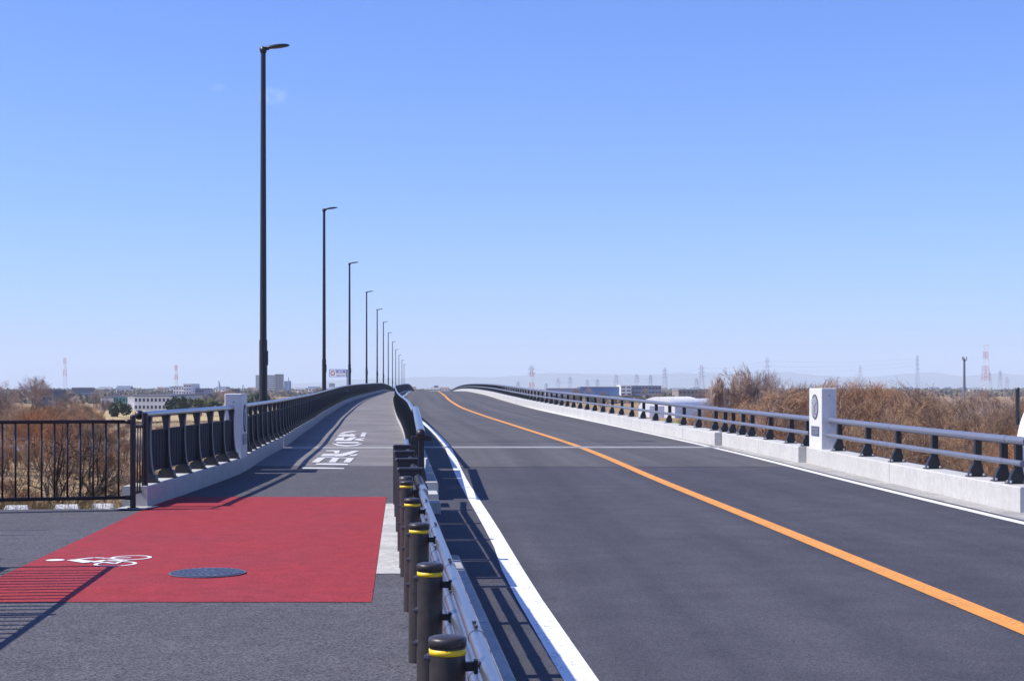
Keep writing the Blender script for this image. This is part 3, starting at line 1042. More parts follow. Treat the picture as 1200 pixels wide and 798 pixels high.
# farther stretch: wide dark posts without bands, dark boards behind and a banded pipe on top
g2y = 13.2
g2x = XB(g2y)
g2 = thing('guardrail', 'wide dark posts and boards of the guardrail stretch before the bridge railing', 'guardrail', (g2x, g2y, 0))
mb = MB()
mb.lathe([(0.06, -0.05), (0.06, 0.76), (0.063, 0.77), (0.06, 0.795), (0.04, 0.803), (0.001, 0.805)], 24)
link('end_post', mb.mesh('end_post', M['post_brown'], True), g2, (XB(13.35) - g2x, 0.15, 0))
wp = MB()
wp.bevbox(-0.06, 0.19, -0.055, 0.055, -0.05, 0.79, 0.02)
wp.bevbox(-0.064, 0.194, -0.06, 0.06, 0.775, 0.805, 0.012)
me_wide = wp.mesh('wide_post', M['dark_metal'])
for y in (14.77, 16.77, 18.77, 20.77):
    link('wide_post', me_wide, g2, (XB(y) - g2x, y - g2y, 0), (0, 0, 0.085))
for a in (13.45, 14.86, 16.86, 18.86):
    b = {13.45: 14.68, 14.86: 16.68, 16.86: 18.68, 18.86: 20.68}[a]
    for z0, z1 in ((0.20, 0.38), (0.385, 0.55), (0.555, 0.68)):
        mb = MB()
        beam(mb, lambda y: XB(y) + 0.07, lambda y: XB(y) + 0.10, [a, b], lambda y: z0, lambda y: z1, 0.006)
        link('board', local(mb, (g2x, g2y, 0)).mesh('board', M['post_brown']), g2)
    for s in (0.3, 0.75, 1.2, 1.65):
        if a + s < b - 0.1:
            mb = MB()
            beam(mb, lambda y: XB(y) + 0.075, lambda y: XB(y) + 0.095, [a + s, a + s + 0.2], lambda y: -0.02, lambda y: 0.199, 0.0)
            link('board_foot', local(mb, (g2x, g2y, 0)).mesh('board_foot', M['post_brown']), g2)
mb = MB()
yp = [12.72 + 0.4 * k for k in range(21)] + [21.0, 21.5, 22.2]
mb.tube([(XB(y) + 0.145 - g2x, y - g2y, 0.70 + max(0, (y - 20.5)) * 0.06) for y in yp], 0.034, 12)
me = mb.mesh('pipe', M['galv'], True)
smooth_by_angle(me)
link('pipe', me, g2)
bandm = MB()
bandm.tube([(0.012, -0.035, 0), (-0.012, 0.035, 0)], 0.0375, 12)
me_pb = bandm.mesh('pipe_band', M['dark_metal'], True)
y = 13.4
while y < 20.6:
    link('pipe_band', me_pb, g2, (XB(y) + 0.145 - g2x, y - g2y, 0.70), (0.5, 0, 0.4))
    y += 0.3

# ------------------------------------------------------------------ brown steel fence across the end of the levee path
fa = Vector((-10.6, 18.45, 0))
fb = Vector((-4.97, 19.88, 0))
fdir = (fb - fa).normalized()
frz = math.atan2(fdir.y, fdir.x)
fen = thing('steel_fence', 'dark brown steel bar fence across the levee edge left of the walkway', 'fence', (fb.x, fb.y, 0), frz)
FL = 5.8


def fence_bars(parent, length, spacing, z0, z1, post_h, posts, br=0.0135):
    mbar = MB()
    mbar.tube([(0, 0, z0), (0, 0, z1)], br, 8)
    mbar.lathe([(0.018, z0), (0.018, z0 + 0.03)], 8)
    me = mbar.mesh('bar', M['brown_metal'], True)
    n = int(length / spacing)
    for k in range(1, n):
        link('bar', me, parent, (-length + k * spacing, 0, 0))
    for z in (z0, z1):
        mb = MB()
        mb.tube([(-length, 0, z), (-0.03, 0, z)], 0.024, 10)
        for x in (-0.06,):
            mb.tube([(x - 0.04, 0, z), (x + 0.05, 0, z)], 0.031, 10)
        link('rail', mb.mesh('rail', M['brown_metal'], True), parent)
    mp = MB()
    mp.lathe([(0.038, 0.0), (0.038, post_h - 0.02), (0.03, post_h - 0.004), (0.001, post_h)], 14)
    mp.box(-0.07, 0.07, -0.07, 0.07, 0.0, 0.012)
    mpm = mp.mesh('post', M['brown_metal'])
    for x in posts:
        link('post', mpm, parent, (x, 0, 0))


fence_bars(fen, FL, 0.1605, 0.145, 1.14, 1.23, [0.0, -2.9, -5.8])
# short infill of thin bars between fence and railing
sf = thing('steel_fence', 'short narrow gap-filling fence of thin dark bars between the fence post and the railing end', 'fence', (-4.93, 20.36, 0), math.atan2(0.48, 0.05))
mbar = MB()
mbar.tube([(0, 0, 0.20), (0, 0, 1.06)], 0.011, 6)
me = mbar.mesh('bar', M['brown_metal'], True)
for k in range(1, 5):
    link('bar', me, sf, (-0.096 * k, 0, 0))
for z in (0.2, 1.07):
    mb = MB()
    mb.tube([(-0.46, 0, z), (0, 0, z)], 0.019, 8)
    link('rail', mb.mesh('rail', M['brown_metal'], True), sf)
mb = MB()
mb.lathe([(0.042, 0.0), (0.042, 1.24), (0.02, 1.25), (0.001, 1.25)], 14)
link('post', mb.mesh('post', M['dark_metal']), sf)

# fence along the near edge of the path, outside the frame at the left; only its shadow is seen
fc = thing('steel_fence', 'bar fence at the near left edge of the path, seen only by its striped shadow', 'fence', (-4.62, 13.40, 0), math.atan2(1.0, -0.10))
fence_bars(fc, 9.3, 0.18, 0.145, 1.14, 1.2, [0.0, -2.9, -5.8, -8.7], 0.024)
for x, y, h, w in ((-7.0, 13.9, 2.4, 0.05), (-6.4, 16.3, 1.3, 0.02), (-6.3, 16.9, 1.2, 0.02)):
    t = thing('marker_post', 'slim steel post beside the path just left of the frame, seen by its shadow', 'post', (x, y, 0), 0, 'slim posts beside the path')
    mb = MB()
    mb.lathe([(w, 0), (w, h - 0.02), (w * 0.5, h)], 10)
    link('shaft', mb.mesh('shaft', M['brown_metal']), t)
    mb = MB()
    mb.lathe([(w * 2.2, 0), (w * 2.2, 0.012)], 10)
    link('foot_plate', mb.mesh('foot_plate', M['brown_metal']), t)

# white wheel-stop blocks along the pavement edge and the concrete footing
for k in range(7):
    x = -4.98 - 0.645 * (k + 0.42)
    if k == 0:
        x = -5.46
    y = 20.28 - 0.25 * (k * 0.6)
    mb = MB()
    mb.add([(-0.175, -0.10, 0), (0.175, -0.10, 0), (0.175, 0.10, 0), (-0.175, 0.10, 0), (-0.135, -0.035, 0.095), (0.135, -0.035, 0.095), (0.135, 0.035, 0.095), (-0.135, 0.035, 0.095)],
           [(4, 5, 6, 7), (0, 1, 5, 4), (1, 2, 6, 5), (2, 3, 7, 6), (3, 0, 4, 7)])
    o = link('kerb_block', mb.mesh('kerb_block', M['white_paint']), None, (x + rnd.uniform(-0.02, 0.02), y, -0.06), (0, 0, 0.1 + rnd.uniform(-0.05, 0.05)))
    lab = ['white concrete edge block nearest the fence end post', 'white concrete edge block second from the fence end post', 'white concrete edge block at the left border of the picture'][min(k, 2)] if k < 3 else \
        'white concrete edge block outside the left border'
    tag(o, lab, 'concrete block', 'white blocks along the path edge')
mb = MB()
mb.bevbox(-5.18, -4.93, 20.32, 20.62, -0.3, 0.28, 0.02)
structure('kerb_end', mb, M['pad'])
mb = MB()
mb.add([(-5.2, 19.72, 0.006), (-4.78, 19.72, 0.006), (-4.72, 20.3, 0.006), (-5.14, 20.3, 0.006)], [(0, 1, 2, 3)])
structure('fence_footing', mb, M['pad'])

# white rounded marker cut off by the right edge of the picture
wm = thing('rounded_pillar', 'white round-topped pillar behind the right railing, cut off by the picture edge', 'pillar', (7.69, 21.9, terrain_z(7.5, 21.9)))
bz = terrain_z(7.5, 21.9)
mb = MB()
poly = []
for k in range(25):
    t = PI * k / 24
    poly.append((0.37 * math.cos(t), 0.55 - bz + 0.9 * math.sin(t)))
poly += [(-0.37, -0.3), (0.37, -0.3)]
mb.prism(poly, 'y', -0.15, 0.15)
link('body', mb.mesh('body', M['white_paint']), wm)
mb = MB()
mb.lathe([(0.03, 1.05 - bz), (0.03, 1.57 - bz), (0.02, 1.59 - bz)], 12, (-0.315, 0.22, 0))
link('dark_pole', mb.mesh('dark_pole', M['dark_metal']), wm)

# ------------------------------------------------------------------ street lamps


def lamp_parts(h):
    a = MB()
    a.tube([(0, 0, 0), (0, 0, 3.0), (0, 0, h)], [0.10, 0.095, 0.068], 16)
    a.lathe([(0.16, 0.0), (0.16, 0.03), (0.12, 0.05)], 16)
    pole = a.mesh('pole', M['lamp_metal'], True)
    smooth_by_angle(pole)
    s = MB()
    s.tube([(0, 0, 0.3), (0, 0, 2.9)], [0.118, 0.112], 16)
    sl = s.mesh('sleeve', M['lamp_metal'], True)
    smooth_by_angle(sl)
    d = MB()
    d.bevbox(0.085, 0.135, -0.05, 0.05, 2.2, 2.6, 0.01)
    box = d.mesh('junction_box', M['lamp_metal'])
    b = MB()
    b.lathe([(0.085, h - 0.10), (0.095, h - 0.02), (0.08, h + 0.05), (0.03, h + 0.075)], 14)
    b.tube([(-0.10, 0, h + 0.0), (0.16, 0, h + 0.03)], 0.05, 10)
    brk = b.mesh('bracket', M['lamp_metal'], True)
    c = MB()                                  # flattened drop-shaped head reaching out over the road
    prof = [(0.08, 0.06, 0.05), (0.16, 0.10, 0.065), (0.32, 0.15, 0.075), (0.50, 0.16, 0.07), (0.64, 0.13, 0.05), (0.72, 0.06, 0.025)]
    vs, fs, n = [], [], 12
    for x, ry, rz in prof:
        for k in range(n):
            t = 2 * PI * k / n
            zz = math.sin(t) * (rz if math.sin(t) > 0 else rz * 0.45)
            vs.append((x, ry * math.cos(t), h + 0.02 + 0.14 * x + zz))
    for i in range(len(prof) - 1):
        for k in range(n):
            m_ = (k + 1) % n
            fs.append((i * n + k, i * n + m_, (i + 1) * n + m_, (i + 1) * n + k))
    fs += [tuple(range(n))[::-1], tuple((len(prof) - 1) * n + k for k in range(n))]
    c.add(vs, fs)
    head = c.mesh('lamp_head', M['lamp_metal'], True)
    g = MB()
    g.prism([(0.24 + 0.0, -0.09), (0.58, -0.08), (0.64, 0.0), (0.58, 0.08), (0.24, 0.09)], 'z', h + 0.030, h + 0.05)
    g.v = [(x, y, z + 0.14 * (x - 0.1) - 0.012) for x, y, z in g.v]
    lens = g.mesh('lens', mat('lamp_lens', (0.7, 0.66, 0.55), 0.15))
    return pole, sl, box, brk, head, lens


LP = [(308.5, 42.3), (379.8, 82.3), (409.6, 122.3), (429.6, 162.3), (442, 202.3), (449.3, 242.3), (455, 282.3), (460, 322.3), (463.7, 362), (467.5, 402), (471, 442), (473.5, 482)]
ORD = ['nearest and tallest of the dark street lamps along the walkway railing', 'second dark street lamp from the camera, left of the small white sign', 'third dark street lamp from the camera, right beside the white sign',
       'fourth dark street lamp from the camera along the bridge', 'fifth dark street lamp from the camera along the bridge', 'sixth dark street lamp from the camera along the bridge',
       'seventh dark street lamp from the camera near the bridge crest', 'eighth dark street lamp from the camera near the bridge crest', 'ninth dark street lamp, small beyond the bridge crest',
       'tenth dark street lamp, tiny beyond the bridge crest', 'eleventh dark street lamp, tiny, last but one of the row', 'twelfth and farthest tiny street lamp of the row']
LM = lamp_parts(11.0)
for i, (px, y) in enumerate(LP):
    x = (px - 600) / F * y
    t = thing('street_lamp', ORD[i], 'street lamp', (x, y, ZS(y) - 0.0), heading(X0, y), 'dark street lamps along the bridge walkway')
    for nm, me in zip(('pole', 'sleeve', 'junction_box', 'bracket', 'lamp_head'), LM[:5]):
        o = link(nm, me, t)
    link('lens', LM[5], o)

# ------------------------------------------------------------------ prefecture sign on the railing


def text_mesh(s, size):
    cu = bpy.data.curves.new('lettering', 'FONT')
    cu.body = s
    cu.size = size
    cu.align_x = 'CENTER'
    cu.align_y = 'CENTER'
    cu.extrude = 0.002
    ob = bpy.data.objects.new('lettering', cu)
    COL.objects.link(ob)
    bpy.context.view_layer.update()
    me = bpy.data.meshes.new_from_object(ob.evaluated_get(bpy.context.evaluated_depsgraph_get()))
    bpy.data.objects.remove(ob)
    return me


SY = 112.0
sx, sz = (395.3 - 600) / F * SY, HC + (HZ - 437.2) / F * SY
sg = thing('road_sign', 'small white prefecture sign with a red ring emblem and blue lettering above the left railing', 'road sign', ((406.6 - 600) / F * SY, SY, ZS(SY)), -0.25)
SW, SH = 1.34, 0.56
px0 = (406.6 - 600) / F * SY
mb = MB()
mb.bevbox(sx - SW / 2 - px0, sx + SW / 2 - px0, -0.03, 0.0, sz - SH / 2 - ZS(SY), sz + SH / 2 - ZS(SY), 0.01)
board = link('board', mb.mesh('board', M['white_paint']), sg)
mb = MB()
zc = sz - ZS(SY)
for a, b, c, d in ((-SW / 2, SW / 2, SH / 2 - 0.03, SH / 2), (-SW / 2, SW / 2, -SH / 2, -SH / 2 + 0.03), (-SW / 2, -SW / 2 + 0.03, -SH / 2 + 0.031, SH / 2 - 0.031), (SW / 2 - 0.03, SW / 2, -SH / 2 + 0.031, SH / 2 - 0.031)):
    mb.box(sx - px0 + a, sx - px0 + b, -0.036, -0.031, zc + c, zc + d)
blue = mat('sign_blue', (0.03, 0.06, 0.42), 0.5)
link('border', mb.mesh('border', blue), board)
mb = MB()
for k in range(16):                           # ring of comma-shaped beads
    t = 2 * PI * k / 16
    c = (sx - px0 - 0.40 + 0.145 * math.cos(t), zc + 0.145 * math.sin(t))
    mb.prism([(c[0] + 0.031 * math.cos(q), c[1] + 0.031 * math.sin(q)) for q in [2 * PI * j / 8 for j in range(8)]], 'y', -0.037, -0.0305)
link('emblem', mb.mesh('emblem', mat('sign_red', (0.20, 0.02, 0.09), 0.5)), board)
for s, size, dx, dz in (('埼玉県', 0.27, 0.22, 0.075), ('Saitama Pref.', 0.13, 0.22, -0.155)):
    try:
        me = text_mesh(s, size)
        me.materials.clear()
        me.materials.append(blue)
        link('lettering', me, board, (sx - px0 + dx, -0.034, zc + dz), (PI / 2, 0, 0))
    except Exception as e:
        print('text', e)
mb = MB()
mb.tube([(0, 0.03, 0), (0, 0.03, zc + SH / 2)], 0.045, 10)
link('post', mb.mesh('post', M['galv'], True), sg)

# ------------------------------------------------------------------ trees and shrubs


def grow(mbt, mbc, r, p, d, length, rad, level, maxl, P):
    segs = 3 if level < maxl - 1 else (2 if level < maxl else 1)
    pts, q = [p], p
    dd = d
    for s in range(segs):
        dd = (dd + Vector((r.uniform(-1, 1), r.uniform(-1, 1), r.uniform(-1, 1))) * P['wob'] + Vector((0, 0, P['up'])) * (0.5 if level == 0 else 1)).normalized()
        q = q + dd * (length / segs)
        pts.append(q)
    rr = [rad * (1 - (1 - P['taper']) * i / segs) for i in range(segs + 1)]
    tgt = mbt if level < P['trunk_levels'] else mbc
    tgt.tube(pts, [max(P['minr'], x) for x in rr], 6 if level == 0 else (5 if level == 1 else 3), 0, False)
    if level >= maxl:
        return
    nch = P['n'][level]
    for c in range(nch):
        t = (r.uniform(P['t0'], 1.0) if c else 1.0) * segs
        i = min(int(t), segs - 1)
        pos = pts[i].lerp(pts[i + 1], t - i)
        base_d = (pts[i + 1] - pts[i]).normalized()
        ang = r.uniform(*P['ang'])
        ax = base_d.orthogonal().normalized()
        ax.rotate(Matrix.Rotation(r.uniform(0, 2 * PI), 3, base_d))
        nd = base_d.copy()
        nd.rotate(Matrix.Rotation(ang, 3, ax))
        grow(mbt, mbc, r, pos, nd, length * r.uniform(*P['len']), rad * P['taper'] * r.uniform(0.55, 0.85), level + 1, maxl, P)


def tree_proto(seed, height, P, bark, twig, stems=1):
    P = dict(P)
    for attempt in range(3):
        a, b = tree_once(seed, height, P, stems)
        P['stem'] *= height * 0.98 / max(v[2] for v in b.v)
    a, b = tree_once(seed, height, P, stems)
    return tree_shape(a, b, height, P, bark, twig)


def tree_once(seed, height, P, stems):
    r = random.Random(seed)
    a, b = MB(), MB()
    for s in range(stems):
        ang = 2 * PI * (s + r.random()) / stems
        lean = 0.12 if stems == 1 else r.uniform(0.25, 0.75)
        d = Vector((math.cos(ang) * lean, math.sin(ang) * lean, 1)).normalized()
        grow(a, b, r, Vector((math.cos(ang) * 0.08 * stems, math.sin(ang) * 0.08 * stems, -0.15)), d, height * P['stem'] * r.uniform(0.8, 1.1), height * P['r0'], 0, P['maxl'], P)
    return a, b


def tree_shape(a, b, height, P, bark, twig):
    top = max(v[2] for v in b.v)
    k = height / top * 1.08
    out = []
    sp = P['spread'] * height
    for m_ in (a, b):
        vv = []
        for x, y, z in m_.v:                  # round the crown off: branches that run past the dome are drawn in
            x, y, z = x * k, y * k, z * k
            q = math.sqrt((x / sp) ** 2 + (y / sp) ** 2 + ((z - height * 0.45) / (height * 0.55)) ** 2) if z > height * 0.3 else math.sqrt((x / sp) ** 2 + (y / sp) ** 2)
            if q > 0.85:
                f = (0.85 + (q - 0.85) * 0.4) / q
                x, y = x * f, y * f
                if z > height * 0.3:
                    z = height * 0.45 + (z - height * 0.45) * f
            vv.append((x, y, z))
        m_.v = vv
    k = height / max(v[2] for v in b.v)
    for m_ in (a, b):
        m_.v = [(x, y, z * k) for x, y, z in m_.v]
    return a.mesh('trunk', bark), b.mesh('crown', twig)


BASE = dict(wob=0.22, up=0.06, taper=0.62, minr=0.008, trunk_levels=2, t0=0.35, ang=(0.35, 0.95), len=(0.55, 0.85), stem=0.36, r0=0.018, maxl=5, n=[5, 5, 4, 4, 4], spread=0.6)


def pv(**k):
    d = dict(BASE)
    d.update(k)
    return d


TH = pv(maxl=5, n=[4, 4, 4, 5, 6], minr=0.0048, trunk_levels=3, up=0.07, stem=0.30, r0=0.014, spread=0.62, wob=0.28, ang=(0.35, 0.95))
PROTO = {
    'thicket': [tree_proto(s, 5.6, TH, M['bark'], m, 4) for s, m in ((11, M['twig_red']), (12, M['twig_brown']), (13, M['twig_red']), (14, M['twig_brown']), (15, M['twig_orange']))],
    'bare': [tree_proto(s, 9.0, pv(minr=0.011, n=[6, 5, 4, 4, 4], up=0.10, ang=(0.3, 0.8), stem=0.33, spread=0.5), M['bark'], m, 1) for s, m in ((21, M['twig_grey']), (22, M['twig_grey']))],
    'fan': [tree_proto(31, 9.0, pv(minr=0.013, n=[6, 5, 4, 4, 4], up=0.14, ang=(0.15, 0.5), stem=0.36, spread=0.33), M['twig_grey'], M['twig_grey'], 3)],
    'shrub': [tree_proto(s, 2.4, pv(maxl=4, n=[5, 5, 5, 6], minr=0.0035, up=0.15, ang=(0.25, 0.75), stem=0.36, r0=0.010, spread=0.75), M['bark'], m, 6) for s, m in ((41, M['twig_brown']), (42, M['twig_red']), (43, M['twig_grey']), (44, M['twig_orange']))],
    'open': [tree_proto(s, 3.6, pv(maxl=5, n=[4, 4, 4, 4, 3], minr=0.0055, up=0.03, ang=(0.4, 1.0), stem=0.34, r0=0.055, t0=0.2, spread=0.85, trunk_levels=5), M['bark'], M['bark'], 1 + s % 2) for s in (50, 51)],
}


def leafy(seed, w, h, n, m, leaf=0.35):
    r = random.Random(seed)
    b = MB()
    cl = [(r.uniform(-0.75, 0.75) * w, r.uniform(-0.75, 0.75) * w, h * r.uniform(0.3, 0.82), r.uniform(0.28, 0.5) * w) for _ in range(9)]
    for i in range(n):
        c = r.choice(cl)
        v = Vector((r.gauss(0, 1), r.gauss(0, 1), r.gauss(0, 0.9))).normalized() * c[3] * r.uniform(0.6, 1.05)
        p = Vector((c[0], c[1], max(0.1, c[2]))) + v
        if p.z < 0.1:
            p.z = 0.1 + r.random() * 0.3
        u = Vector((r.uniform(-1, 1), r.uniform(-1, 1), r.uniform(-1, 1))).normalized()
        w_ = u.orthogonal().normalized()
        s = leaf * r.uniform(0.6, 1.3)
        q = [p + u * s, p + w_ * s * 0.6, p - u * s, p - w_ * s * 0.6]
        b.add([tuple(x) for x in q], [(0, 1, 2, 3)])
    a = MB()
    a.tube([(0, 0, -0.2), (0.1, 0, h * 0.4), (0, 0.1, h * 0.75)], [0.03 * h, 0.022 * h, 0.008 * h], 6)
    return a.mesh('trunk', M['bark']), b.mesh('crown', m)


PROTO['evergreen'] = [leafy(61, 4.2, 6.0, 2600, M['leaf_dark'], 0.42), leafy(62, 4.0, 5.5, 2600, M['leaf_dark'], 0.42)]
PROTO['bamboo'] = [leafy(63, 2.6, 6.5, 2000, M['leaf_olive'], 0.4)]
PROTO['green_shrub'] = [leafy(64, 0.9, 1.1, 900, M['leaf_olive'], 0.08)]


def plant(name, kind, i, x, y, s, label, group=None, rz=None, z=None, cat='tree', sy=1.0):
    tr, cr = PROTO[kind][i % len(PROTO[kind])]
    t = thing(name, label, cat, (x, y, (terrain_z(x, y) if z is None else z) - 0.05), rnd.uniform(0, 6.28) if rz is None else rz, group)
    t.scale = (s, s, s * sy)
    link('trunk', tr, t)
    link('crown', cr, t)
    return t


def at(px, py, y):
    return (px - 600) / F * y, HC + (HZ - py) / F * y


# the brown thicket right of the bridge
def canopy_row(px):                            # photo row of the thicket's skyline on the right
    return float(np.interp(px, [680, 760, 850, 880, 920, 945, 985, 1010, 1040, 1070, 1090, 1130, 1200, 1300], [494, 486, 474, 466, 453, 446, 440, 438, 442, 451, 460, 458, 460, 460]))


cnt = 0
spots = []
for row, (yb, n) in enumerate(((50, 9), (58, 11), (68, 12), (80, 14), (95, 16), (112, 18), (130, 20), (152, 20))):
    for k in range(n):
        px = 690 + (1290 - 690) * (k + rnd.uniform(0.1, 0.9)) / n
        y = yb * rnd.uniform(0.92, 1.08)
        x = (px - 600) / F * y
        if x < X0(y) + 7.0:
            continue
        top = HC + (HZ - canopy_row(px)) / F * y - rnd.uniform(-2.0, 9.0) / F * y - (0.9 if y < 63 else 0)
        h = top - terrain_z(x, y)
        if px < 800 and y > 60:
            h *= 0.75
        if h < 1.2:
            continue
        if rnd.random() < 0.22 and y > 45:
            plant('bare_tree', 'bare', k, x, y, h / 9.0, 'greyish single-stemmed leafless tree standing among the browner thicket right of the bridge', 'grey leafless trees in the thicket')
        else:
            plant('bare_tree', 'thicket', rnd.choice((0, 1, 2, 3, 3, 1, 4)), x, y, h / 5.6, 'reddish-brown leafless tree packed in the thicket right of the bridge', 'leafless trees of the thicket right of the bridge')
        cnt += 1
for k in range(26):                            # undergrowth filling the thicket's foot
    y = rnd.uniform(46, 90)
    px = rnd.uniform(760, 1290)
    x = (px - 600) / F * y
    if x > X0(y) + 6.0:
        plant('shrub', 'shrub', rnd.randrange(4), x, y, rnd.uniform(0.7, 1.4), 'bare brown shrub at the foot of the thicket right of the bridge', 'brown shrubs under the thicket right of the bridge', cat='shrub')
for px, y in ((1006, 31.5), (1060, 34), (1190, 28), (985, 40)):
    x = (px - 600) / F * y
    plant('green_shrub', 'green_shrub', 0, x, y, 1.4, 'low dark green shrub showing under the right railing among bare trees', 'green shrubs under the right railing', cat='shrub')
for px, py, y, kind, i, lab in ((857, 422, 150, 'fan', 0, 'tall leafless fan-shaped tree standing apart at the left end of the thicket'), (902, 431, 165, 'bare', 0, 'dark leafless round tree behind the thicket near the stone pillar'),
                                (930, 442, 150, 'bare', 1, 'thin leafless tree just left of the right stone pillar in the thicket'), (1012, 442, 110, 'bare', 1, 'broad grey leafless tree at the highest part of the thicket')):
    x, zt = at(px, py, y)
    q = {857: 0.98, 902: 0.62, 930: 0.8, 1012: 1.0}[px]      # narrow upright crowns
    plant('bare_tree', kind, i, x, y, q * (zt - terrain_z(x, y)) / 9.0 * max(1.0, 1 / q / 1.25), lab, rz=1.0, sy=min(1 / q, 1.25))

# left: bare trees behind the brown fence
cnt2 = 0


def canopy_left(px):
    return float(np.interp(px, [-120, 0, 30, 60, 100, 120, 150, 200], [472, 470, 468, 464, 464, 482, 498, 520]))


for yb, n in ((95, 3), (120, 6), (150, 8), (185, 10), (225, 14)):
    for k in range(n):
        px = -110 + 240 * (k + rnd.uniform(0.05, 0.95)) / n
        y = yb * rnd.uniform(0.93, 1.07)
        x = (px - 600) / F * y
        top = HC + (HZ - canopy_left(px)) / F * y - rnd.uniform(0.0, 1.2) - (1.8 if y < 130 else 0)
        h = top - terrain_z(x, y)
        if h < 1.0:
            continue
        plant('bare_tree', 'thicket', 4 if rnd.random() < 0.25 else rnd.randrange(4), x, y, h / 5.6, 'brown leafless bushy tree on the low ground behind the brown fence', 'leafless trees behind the brown fence')
        cnt2 += 1
for k in range(100):
    y = rnd.uniform(70, 240)
    px = rnd.uniform(-130, 190)
    x = (px - 600) / F * y
    if x < XK(y) - 5:
        plant('shrub', 'shrub', rnd.randrange(4), x, y, rnd.uniform(0.35, 0.85), 'bare reddish shrub on the low ground behind the brown fence', 'bare shrubs on the low ground behind the fence', cat='shrub')
for k in range(5):
    y = rnd.uniform(22, 30)
    px = rnd.uniform(-60, 150)
    x = (px - 600) / F * y
    plant('shrub', 'shrub', rnd.randrange(4), x, y, rnd.uniform(0.2, 0.36), 'small bare shrub at the top of the slope close behind the brown fence', 'small bare shrubs close behind the fence', cat='shrub')
plant('bare_tree', 'open', 0, (76 - 600) / F * 21.4, 21.4, 0.42, sy=1.4, label= 'dark forked bare tree close behind the middle of the brown fence', rz=0.6)
plant('bare_tree', 'open', 1, (22 - 600) / F * 22.2, 22.2, 0.48, 'thin two-stemmed bare tree close behind the left end of the brown fence', rz=2.2)
plant('bare_tree', 'open', 1, (100 - 600) / F * 26, 26, 0.5, 'bare tree with rising branches behind the right part of the brown fence', rz=4.2)
for px, py, y, kind, i, lab in ((30, 438, 190, 'bare', 0, 'large pale leafless tree on the far left above the orange bush'), (8, 444, 200, 'bare', 1, 'leafless tree at the left border beside the larger pale one'),
                                (117, 461, 300, 'bare', 1, 'dark leafless tree in front of the white factory end wall')):
    x, zt = at(px, py, y)
    plant('bare_tree', kind, i, x, y, (zt - terrain_z(x, y)) / 9.0, lab, rz=0.3 + px)
for px, py, y, kind, s, lab in ((138, 469, 330, 'evergreen', 0, 'dark evergreen clump in front of the green factory wall'), (208, 464, 360, 'evergreen', 1, 'dark rounded evergreen tree left of the bamboo'),
                                (224, 465, 370, 'evergreen', 0, 'dark evergreen tree just behind the bamboo'), (236, 463, 340, 'bamboo', 0, 'yellow-green bamboo clump behind the left railing'),
                                (250, 464, 345, 'bamboo', 0, 'olive bamboo clump right beside the stone pillar top'), (303, 458, 420, 'evergreen', 0, 'dark evergreen tree left of the nearest street lamp')):
    x, zt = at(px, py, y)
    hh = 6.0 if kind == 'evergreen' else 7.3
    plant('evergreen_tree' if kind == 'evergreen' else 'bamboo_clump', kind, s, x, y, (zt - terrain_z(x, y)) / hh, lab)
x, zt = at(52, 474, 120)
plant('bare_tree', 'thicket', 4, x, 120, (zt - terrain_z(x, 120)) / 5.6, 'low orange-brown bush standing out on the far left')

# ------------------------------------------------------------------ grass as one mass per area


def grass(name, spots_fn, n, m, hmin, hmax, label_kind='stuff', w=0.012):
    r = random.Random(n)
    b = MB()
    for _ in range(n):
        x, y, z = spots_fn(r)
        a = r.uniform(0, PI)
        h = r.uniform(hmin, hmax)
        lx, ly = r.uniform(-0.4, 0.4) * h, r.uniform(-0.4, 0.4) * h
        cx, cy = math.cos(a) * w * (0.6 + y * 0.02), math.sin(a) * w * (0.6 + y * 0.02)
        b.v += [(x - cx, y - cy, z), (x + cx, y + cy, z), (x + lx, y + ly, z + h)]
        o = len(b.v)
        b.f.append((o - 3, o - 2, o - 1))
        b.mi.append(0)
    tag(link(name, b.mesh(name, m)), kind='stuff')


def slope_spot(r):
    y = 20.2 + r.random() ** 1.6 * 34
    x = r.uniform(-0.41, -0.19) * y
    x = min(x, XK(y) - 0.5)
    return x, y, terrain_z(x, y) - 0.02


def right_spot(r):
    y = 22 + r.random() ** 1.4 * 50
    x = max(r.uniform(0.09, 0.40) * y, X0(y) + 4.8)
    return x, y, terrain_z(x, y) - 0.02


def verge_spot(r):
    x = r.uniform(-12, -5.0)
    y = 20.2 + (x + 5) * 0.25 + abs(r.gauss(0, 0.12)) + 0.12
    return x, y, -0.3 if y > 20.2 else -0.29


def field_spot(r):
    y = 55 + r.random() ** 1.1 * 240
    x = r.uniform(-0.40, -0.06) * y
    x = min(x, XK(y) - 2)
    return x, y, terrain_z(x, y) - 0.05


grass('dry_grass', right_spot, 12000, M['dry_grass'], 0.15, 0.4, w=0.004)
grass('brush', field_spot, 45000, M['brush'], 0.15, 0.5, w=0.012)
grass('verge_grass', verge_spot, 5000, M['green_grass'], 0.12, 0.42, w=0.008)
grass('verge_grass', verge_spot, 5200, M['dry_grass'], 0.15, 0.5, w=0.008)
mb = MB()                                      # the golden meadow beyond the brush
ysg = [285, 310, 340, 380, 430]
mb.add([(x, y, terrain_z(x, y) + 0.25) for y in ysg for x in (-260, -200, -150, -110, -70, -45)], [(j * 6 + i, j * 6 + i + 1, j * 6 + i + 7, j * 6 + i + 6) for j in range(4) for i in range(5)])
structure('meadow', mb, mat('meadow', (0.46, 0.33, 0.14), 0.95, var=0.22, vscale=0.12, col2=(0.36, 0.27, 0.11), world_space=True))
mb = MB()                                      # green strip of grass on the low ground right of the bridge
ysg = [250, 262, 275, 290, 306]
